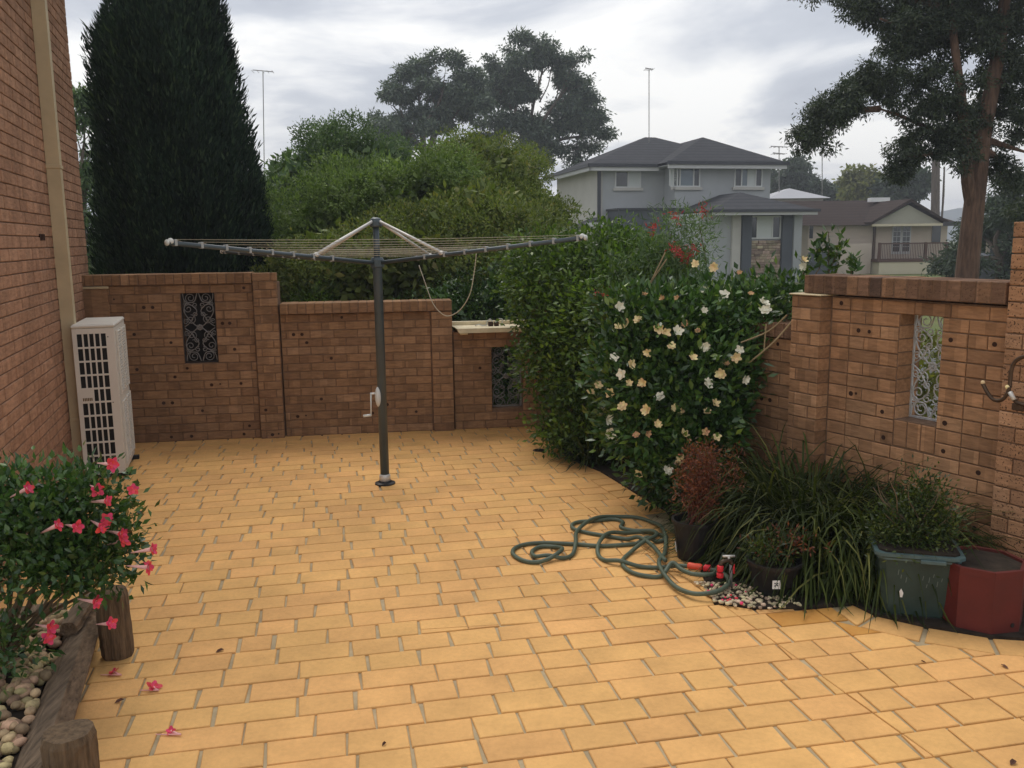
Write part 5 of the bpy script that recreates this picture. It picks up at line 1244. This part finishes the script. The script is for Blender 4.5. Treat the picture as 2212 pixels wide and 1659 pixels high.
b = MB(W_); taper_box(b, .41, .355, 1, .335, .345); b.build('rim_band', M_TUB, t)
b = MB(W_); b.box(.0, .12, -.205, -.19, .325, .345, .003); b.build('handle', M_TUBRIM, t)
b = MB(W_); taper_box(b, .39, .33, 1, .362, .372); b.build('soil', M_SOIL, t)
b = MB(W_); b.box(-.16, .16, -.15, .15, -.0, .014, .003); b.build('foot', M_BLACK, t)
b = MB(W_); b.add([(-.085, -.150, .115), (-.07, -.1502, .115), (-.066, -.152, .14), (-.078, -.154, .165), (-.09, -.1525, .14)], [(0, 1, 2, 3, 4)]); b.build('bird_dropping', M_WHITE, t)
rgx = random.Random(14)
for (x, z, l) in ((-.10, .24, .03), (-.085, .22, .04), (-.06, .20, .03), (.02, .22, .025), (.05, .21, .03), (.07, .24, .02), (.09, .19, .03), (.04, .18, .02), (.11, .22, .02)):
    b = MB(W_); y_ = -.165 * (.82 + .18 * (z - .012) / .313) - .001; b.add([(x, y_, z), (x + .004, y_, z), (x + .007, y_ - .002, z + l), (x + .003, y_ - .002, z + l)], [(0, 1, 2, 3)]); b.build('scuff', mat('scuff', (.11, .14, .13), .7), t)
c_ = W_ @ Vector((0, .02, .52))
foliage('plant', [((c_.x - .05, c_.y, c_.z - .04), (.16, .13, .14)), ((c_.x + .08, c_.y, c_.z), (.15, .13, .16)), ((c_.x + .03, c_.y, c_.z + .12), (.09, .08, .12)), ((c_.x + .16, c_.y + .02, c_.z - .05), (.09, .1, .09)), ((c_.x, c_.y - .03, c_.z - .12), (.22, .17, .07)), ((c_.x - .14, c_.y, c_.z - .08), (.12, .12, .1))], 420, 12, .04, .030, .011, L_TUB, t, 68, inner=.2, out=.5, up=.4, rnd=.7)
b = MB(); limbs(b, W_ @ Vector((0, 0, .36)), [(c_.x + rgx.uniform(-.25, .25), c_.y + rgx.uniform(-.12, .12), c_.z + rgx.uniform(0, .25)) for _ in range(16)], .005, .002, rgx, .08, 4); b.build('stems', M_TWIG, t)
# red planter
near = G(2140, 1376); RC = .21; hin = R(12.5); cc_ = near + Vector((math.sin(hin), math.cos(hin), 0)) * RC
t = thing('red_planter', 'dark red eight-sided planter beside the green tub at the right edge', 'planter', (cc_.x, cc_.y, 0)); W_ = WM[t]
a0 = math.atan2(near.y - cc_.y, near.x - cc_.x)
def octa(b, r0, r1, z0, z1):
    vs = [(r * math.cos(a0 + k * math.pi / 4), r * math.sin(a0 + k * math.pi / 4), z) for r, z in ((r0, z0), (r1, z1)) for k in range(8)]
    b.add(vs, [tuple(range(8))[::-1], tuple(range(8, 16))] + [(i, (i + 1) % 8, 8 + (i + 1) % 8, 8 + i) for i in range(8)])
b = MB(W_); octa(b, RC * .985, RC, 0, .30); b.build('body', M_REDPOT, t)
for k in range(8):
    b = MB(W_); a1, a2 = a0 + k * math.pi / 4 + .004, a0 + (k + 1) * math.pi / 4 - .004
    q4 = [(RC * math.cos(a1), RC * math.sin(a1)), (RC * math.cos(a2), RC * math.sin(a2)), ((RC - .022) * math.cos(a2), (RC - .022) * math.sin(a2)), ((RC - .022) * math.cos(a1), (RC - .022) * math.sin(a1))]
    b.prism(q4, .3005, .335); b.build('rim', M_REDPOT, t)
b = MB(W_); octa(b, RC - .024, RC - .024, .301, .322); b.build('soil', M_SOIL, t)
b = MB(W_ @ Matrix.Rotation(a0 + .6, 4, 'Z') @ Matrix.Translation((RC * .925, 0, .05)) @ Matrix.Rotation(R(90), 4, 'Y')); b.lathe([(.012, -.01), (.012, .004)], 10); b.build('drain_hole', M_DARK, t)

# ================================================================== HOSE, TAP, PEBBLES
z8 = src(1550, 1550, .4069)
def hose_pts(L, base=.0135):
    return [G(*z8(x, y)) + Vector((0, 0, base + dz)) for x, y, dz in L]
hs = thing('garden_hose', 'dark green garden hose lying in tangled loops on the paving', 'hose', G(*z8(800, 500)))
H1 = [(1480, 592, .03), (1380, 577, .02), (1250, 566, .0), (1100, 556, .0), (950, 537, .02), (830, 507, 0), (782, 455, 0), (795, 395, .025), (870, 325, .025), (1000, 298, 0), (1150, 290, 0), (1260, 312, .0), (1310, 345, .01), (1240, 365, 0), (1160, 360, .025), (1080, 378, 0), (1000, 388, 0), (800, 398, 0), (630, 386, .0), (550, 382, 0), (400, 375, 0), (250, 382, 0), (150, 412, 0), (130, 460, 0), (200, 508, 0), (300, 525, 0), (400, 512, .01), (480, 480, .025), (508, 440, .02), (440, 405, 0), (340, 405, 0), (278, 440, 0), (300, 485, .005), (400, 494, .02), (520, 492, .0), (590, 460, 0), (612, 400, .025), (620, 310, .02), (700, 240, .025), (800, 195, .02), (950, 172, .0), (1080, 178, 0), (1190, 212, 0), (1270, 280, .025), (1303, 360, .02), (1300, 430, .01), (1290, 500, .03), (1250, 560, .03), (1290, 640, .02), (1380, 730, .012), (1500, 790, .02), (1620, 805, .03), (1720, 785, .035), (1785, 730, .035), (1770, 680, .035), (1710, 640, .035), (1640, 618, .03)]
H2 = [(1300, 570, .05), (1268, 520, .035), (1200, 430, .03), (1100, 365, .03), (1000, 345, 0), (850, 322, .0), (700, 296, 0), (600, 268, 0), (585, 235, 0), (640, 212, 0), (760, 205, 0), (900, 192, .0), (975, 215, 0), (960, 255, 0), (1060, 280, .0), (1200, 305, .02), (1230, 350, .03), (1130, 402, .03), (1030, 450, 0), (972, 510, 0), (985, 560, 0), (1050, 605, 0), (1150, 630, 0), (1270, 630, 0), (1350, 590, .05), (1420, 615, .03), (1500, 650, .03), (1600, 665, .035), (1680, 645, .03), (1720, 600, .05), (1745, 570, .09)]
for Lh in (H1, H2):
    b = MB(); b.tube(spline(hose_pts(Lh), 6), .0138, 8); b.build('hose', M_HOSE, hs, True)
def conn(p0, p1, m, r, name, root):
    b = MB(); p0, p1 = Vector(p0), Vector(p1); b.tube([p0, p0.lerp(p1, .12), p0.lerp(p1, .5), p0.lerp(p1, .88), p1], [r * .75, r, r * .9, r, r * .75], 12); return b.build(name, m, root, True)
a_, b_ = hose_pts([(1470, 592, .035)])[0], hose_pts([(1650, 617, .035)])[0]
conn(a_, a_.lerp(b_, .62), M_ORANGE, .021, 'connector', hs); conn(a_.lerp(b_, .68), b_, M_REDPL, .022, 'connector', hs)
# tap
tp_ = G(1580, 1270, .012); t = thing('garden_tap', 'small garden tap on a standpipe with red hose fittings', 'tap', (tp_.x, tp_.y + .02, .012))
tx, ty = tp_.x, tp_.y + .02
b = MB(); b.tube([(tx, ty, .0), (tx, ty, 0.1450)], .011, 8); b.build('standpipe', M_IRON, t, True)
b = MB(); b.tube(spline([(tx + .005, ty, 0.1450), (tx - .01, ty, 0.1702), (tx - .05, ty - .01, 0.1666), (tx - .065, ty - .01, 0.1450)], 4), .013, 8); b.build('spout', M_BRONZE, t, True)
b = MB(); b.tube([(tx - .015, ty, 0.1702), (tx - .015, ty, 0.1954)], .008, 8); b.tube([(tx - .05, ty, 0.1954), (tx + .02, ty, 0.1954)], .007, 6); b.build('handle', M_GALV, t, True)
conn((tx - .065, ty - .012, 0.1450), (tx - .066, ty - .014, 0.1090), M_REDPL, .02, 'fitting', t); conn((tx - .066, ty - .014, 0.1018), (tx - .066, ty - .016, 0.0730), M_REDPL, .021, 'fitting', t)
b = MB(); b.tube([(tx + .012, ty - .01, 0.1522), (tx + .014, ty - .012, 0.0946)], .006, 6); b.build('red_clip', M_REDPL, t, True)
# pebbles at the bed tip (small, joined) and in the raised bed
def pebbles(name, pts, m, rg_, r0, r1, parent=None, kind='stuff'):
    b = MB()
    for x, y, z in pts:
        r = rg_.uniform(r0, r1); b.blob((x, y, z + r * .45), (r * rg_.uniform(.8, 1.3), r * rg_.uniform(.8, 1.2), r * rg_.uniform(.6, .85)), 7, 5, rg_, .10)
    o = b.build(name, m, parent, True); o['kind'] = kind; return o
rgp = random.Random(19); pp_ = []
tip = [G(*p).xy for p in ((1500, 1262), (1545, 1308), (1640, 1322), (1730, 1314), (1700, 1292), (1600, 1268))]
tip = [(v.x, v.y) for v in tip]
while len(pp_) < 260:
    x, y = rgp.uniform(1.0, 1.95), rgp.uniform(4.4, 5.1)
    if insidepoly(x, y, tip): pp_.append((x, y, .012))
pb = pebbles('pebbles', pp_, M_PEBBLEW, rgp, .007, .014); tag(pb, 'small cream pebbles scattered at the tip of the bed', 'pebbles')
pr_ = []
while len(pr_) < 26:
    x, y = rgp.uniform(1.0, 1.4), rgp.uniform(4.55, 4.95)
    if insidepoly(x, y, tip): pr_.append((x, y, .024))
fp = pebbles('fallen_berries', pr_[:14], M_PINK, rgp, .007, .011); tag(fp, 'red fallen petals and berries among the pebbles inside the hose loop', 'petals')
# raised bed at lower left
rb = thing('raised_bed', 'raised pebble bed edged with weathered timber logs and posts', 'garden bed', (-2.0, 3.5, 0))
ld = Vector((-.317, .948, 0)); lc0 = Vector((-1.975, 3.62, .095))
LA = lc0 + ld * .80; LBn = lc0 - ld * 1.6
P1 = Vector((-1.955, 4.10, 0))
def rough_log(p0, p1, r, seed, m, name, root, ax='Y', n=14, seg=18):
    rg_ = random.Random(seed); b = MB(); p0, p1 = Vector(p0), Vector(p1); d = (p1 - p0).normalized(); u = d.orthogonal().normalized(); w_ = d.cross(u); vs = []
    prof = [1 + rg_.uniform(-.09, .07) for _ in range(seg)]
    for i in range(n + 1):
        c = p0.lerp(p1, i / n); e = .90 if i in (0, n) else 1
        for k in range(seg):
            a = 2 * math.pi * k / seg; rr_ = r * prof[k] * e * (1 + rg_.uniform(-.025, .025)); vs.append(c + (u * math.cos(a) + w_ * math.sin(a)) * rr_)
    fs = [(i * seg + k, i * seg + (k + 1) % seg, (i + 1) * seg + (k + 1) % seg, (i + 1) * seg + k) for i in range(n) for k in range(seg)]
    fs += [tuple(range(seg))[::-1], tuple(range(n * seg, (n + 1) * seg))]
    b.add(vs, fs); return b.build(name, m, root)
rough_log(LA, LBn, .076, 1, M_LOG, 'log', rb)
pd = Vector((-.948, -.317, 0)); bs = LA + pd * .11 + Vector((0, 0, -.005))
rough_log(bs, bs + pd * 1.2, .085, 3, M_LOG, 'log', rb)
rough_log((P1.x, P1.y, -.01), (P1.x - .01, P1.y, .335), .076, 5, M_POST, 'post', rb)
p2 = Vector((-1.555, 2.84, 0)); rough_log((p2.x, p2.y, -.01), (p2.x, p2.y, .335), .088, 6, M_POST, 'post', rb)
rough_log(lc0 + ld * .74 + Vector((.02, .0, .12)), lc0 + ld * .36 + Vector((-.03, 0, .10)), .045, 8, M_LOG, 'log', rb)
b = MB(); b.prism([(-2.30, 4.30), (-3.3, 3.97), (-3.0, 2.0), (-1.52, 2.0), (-1.70, 2.6)], .0, .115); b.build('soil', M_SOIL, rb)
bedpoly = [(-2.27, 4.28), (-3.2, 3.95), (-3.0, 2.3), (-1.58, 2.2), (-1.72, 2.62)]
cand = []
while len(cand) < 1500:
    x, y = rgp.uniform(-3.3, -1.6), rgp.uniform(2.2, 4.3)
    if insidepoly(x, y, bedpoly): cand.append((x, y, .112 + rgp.uniform(0, .03)))
def seen(p):
    q_ = pix(p); return q_ and q_[0] > -10 and q_[1] < 1680
vis_ = sorted([c for c in cand if seen(c)], key=lambda c: math.hypot(c[0], c[1])); rest_ = [c for c in cand if not seen(c)]
pm = []
for k in range(10):
    b = MB(); r = rgp.uniform(.022, .034); b.blob((0, 0, 0), (r * rgp.uniform(.9, 1.4), r * rgp.uniform(.8, 1.1), r * rgp.uniform(.6, .85)), 8, 5, rgp, .06)
    me = bpy.data.meshes.new('pebble'); me.from_pydata([tuple(v) for v in b.v], [], b.f); me.materials.append(M_PEBBLE); me.polygons.foreach_set('use_smooth', [True] * len(me.polygons)); pm.append(me)
for i, c in enumerate(vis_[:295]):
    o = bpy.data.objects.new('pebble', pm[i % 10]); link(o, rb); M_ = WM[rb].inverted() @ Vector((c[0], c[1], c[2] + .014)); o.location = M_; o.rotation_euler = (rgp.uniform(-.4, .4), rgp.uniform(-.4, .4), rgp.uniform(0, 6))
pebbles('pebbles_rest', vis_[295:] + rest_, M_PEBBLE, rgp, .024, .038, rb)

# pink flowering shrub in the raised bed
z3 = src(0, 1400, .6028)
mb_px = [(60, 1090, 3.75, (.24, .25, .14)), (150, 1080, 3.8, (.22, .25, .14)), (220, 1110, 3.85, (.15, .2, .11)), (240, 1175, 3.8, (.09, .15, .11)), (30, 1170, 3.7, (.26, .25, .13)), (130, 1160, 3.7, (.25, .25, .12)), (215, 1210, 3.75, (.16, .2, .09)), (-60, 1120, 3.7, (.25, .25, .2)), (90, 1215, 3.7, (.2, .2, .07)), (50, 1385, 3.6, (.11, .12, .05)), (0, 1390, 3.55, (.12, .12, .06)), (262, 1160, 3.8, (.04, .1, .06)), (180, 1040, 3.85, (.12, .2, .06)), (5, 1470, 3.3, (.05, .06, .04)), (120, 1238, 3.7, (.16, .16, .045)), (190, 1245, 3.75, (.13, .14, .04)), (40, 1240, 3.65, (.16, .16, .05)), (245, 1225, 3.8, (.06, .1, .05))]
mbl = [(tuple(AT(x, y, Y)), r) for x, y, Y, r in mb_px]
mt = thing('flowering_shrub', 'glossy green shrub with pink trumpet flowers in the raised bed', 'shrub', (-2.35, 3.75, .115))
foliage('crown', mbl, 560, 13, .046, .046, .023, L_MAND, mt, 91, inner=.45, out=.55, up=.3, rnd=.6, fold=.15, zmin=.2)
b = MB(); rgx = random.Random(33); limbs(b, (-2.35, 3.75, .10), [b_[0] for b_ in mbl], .012, .004, rgx, .08, 5); b.build('stems', M_TWIG, mt)
PF = [(580, 85), (690, 215), (555, 275), (505, 215), (555, 370), (300, 400), (400, 410), (530, 410), (630, 445), (640, 480), (790, 525), (770, 620), (500, 800), (575, 910), (265, 930), (250, 985), (145, 210)]
for i, (x, y) in enumerate(PF):
    p = z3(x, y); H = ray_hit(mbl, *p); Yd = 3.6 if y < 700 else 3.55
    H = AT(p[0], p[1], Yd) if H is None else H - ray(*p) * .06
    dirv = (Vector((.8, -.25, .15)) + Vector((rgf.uniform(-.3, .3), rgf.uniform(-.5, .2), rgf.uniform(-.3, .3)))).normalized()
    fo = flower_geo(H, dirv, .031 * rgf.uniform(.85, 1.1), M_PINK, mt, rgf, 5, cup=.25)
    b = MB(); b.tube([H + dirv * .004, H - dirv * .03, H - dirv * .10], [.011, .008, .002], 7); b.build('flower_tube', M_PINKT, fo, True)

# ================================================================== LITTER ON THE PAVING
def fallen_flower(px, py, label, m, r):
    c = G(px, py) + Vector((0, 0, .012)); o = thing('fallen_flower', label, 'flower', (c.x, c.y, 0))
    flower_geo(c, (rgf.uniform(-.5, .5), rgf.uniform(-.6, 0), .8), r, m, o, rgf, 5, 'petals', .3)
    b = MB(); b.tube([c, c + Vector((rgf.uniform(-.05, .05), -.02, -.004)), c + Vector((-.06, -.01, -.008))], [.006, .004, .002], 6); b.build('tube', M_PINKT if m is M_PINK else M_DRY, o)
for px, py, lab, m, r in ((247, 1457, 'pink fallen flower just below the nearer timber post', M_PINK, .03), (332, 1490, 'larger pink fallen flower on the paving right of the logs', M_PINK, .034), (370, 1585, 'faded fallen flower near the bottom left of the paving', M_PINK, .022), (303, 1112, 'dark red fallen flower on the paving above the pink shrub', M_DRY, .026), (318, 1225, 'pink fallen flower beside the pink shrub leaves', M_PINK, .03)):
    fallen_flower(px, py, lab, m, r)
def dead_leaf(px, py, label, r=.025, seed=0):
    rg_ = random.Random(seed + 3); c = G(px, py); o = thing('dead_leaf', label, 'leaf', (c.x, c.y, 0)); a = rg_.uniform(0, 3); b = MB(Matrix.Translation((c.x, c.y, .003)) @ Matrix.Rotation(a, 4, 'Z'))
    b.add([(-r, 0, 0), (-.3 * r, .45 * r, .008), (.5 * r, .38 * r, .011), (r, 0, .003), (.5 * r, -.4 * r, .007), (-.3 * r, -.42 * r, .004), (0, 0, .0015)], [(6, i, (i + 1) % 6) for i in range(6)][::-1]); b.build('blade', M_DRY, o)
for i, (px, py, lab) in enumerate(((258, 1517, 'curled dark leaf on the paving beside the weathered log'), (475, 1408, 'small brown leaf on the paving right of the timber post'), (2170, 1442, 'dark dead leaf on the paving below the red planter'), (1995, 1432, 'tiny brown leaf on the paving below the green tub'), (830, 1610, 'tiny dark leaf near the bottom middle of the paving'), (2188, 1650, 'brown leaf in the bottom right corner of the paving'), (1345, 1050, 'brown leaf beside the bed edge under the gardenia'), (1738, 1322, 'upright dark leaf at the front of the pebbles'), (1420, 1118, 'dead leaf at the bed edge behind the hose'))):
    dead_leaf(px, py, lab, .022 if 'tiny' not in lab else .013, i)
dr_ = G(1165, 973); t = thing('drain_cover', 'small round dark drain in the paving near the leafy bush', 'drain', (dr_.x, dr_.y, 0))
b = MB(); b.lathe([(.062, -.004), (.062, .004), (.055, .006), (.05, .003)], 20, (dr_.x, dr_.y, 0)); b.build('ring', M_BRONZE, t)
b = MB()
for k in range(5): b.box(dr_.x - .045, dr_.x + .045, dr_.y - .04 + k * .018, dr_.y - .034 + k * .018, .003, .0055)
b.build('slots', M_DARK, t)
# a few rust stains are in the paver material; weeds of soil along the wall foot

hz = MB(); hz.box(-700, 1000, -40, 900, -8, 34); hzo = hz.build('haze', None); hzo['kind'] = 'stuff'
hm_ = bpy.data.materials.new('haze'); hm_.use_nodes = True; ht = hm_.node_tree; ht.nodes.clear()
vol = N(ht, 'ShaderNodeVolumePrincipled'); vol.inputs['Color'].default_value = (.86, .91, 1, 1); vol.inputs['Density'].default_value = .0014; vol.inputs['Anisotropy'].default_value = .3
ho_ = N(ht, 'ShaderNodeOutputMaterial'); ht.links.new(vol.outputs[0], ho_.inputs['Volume'])
hzo.data.materials.clear(); hzo.data.materials.append(hm_)
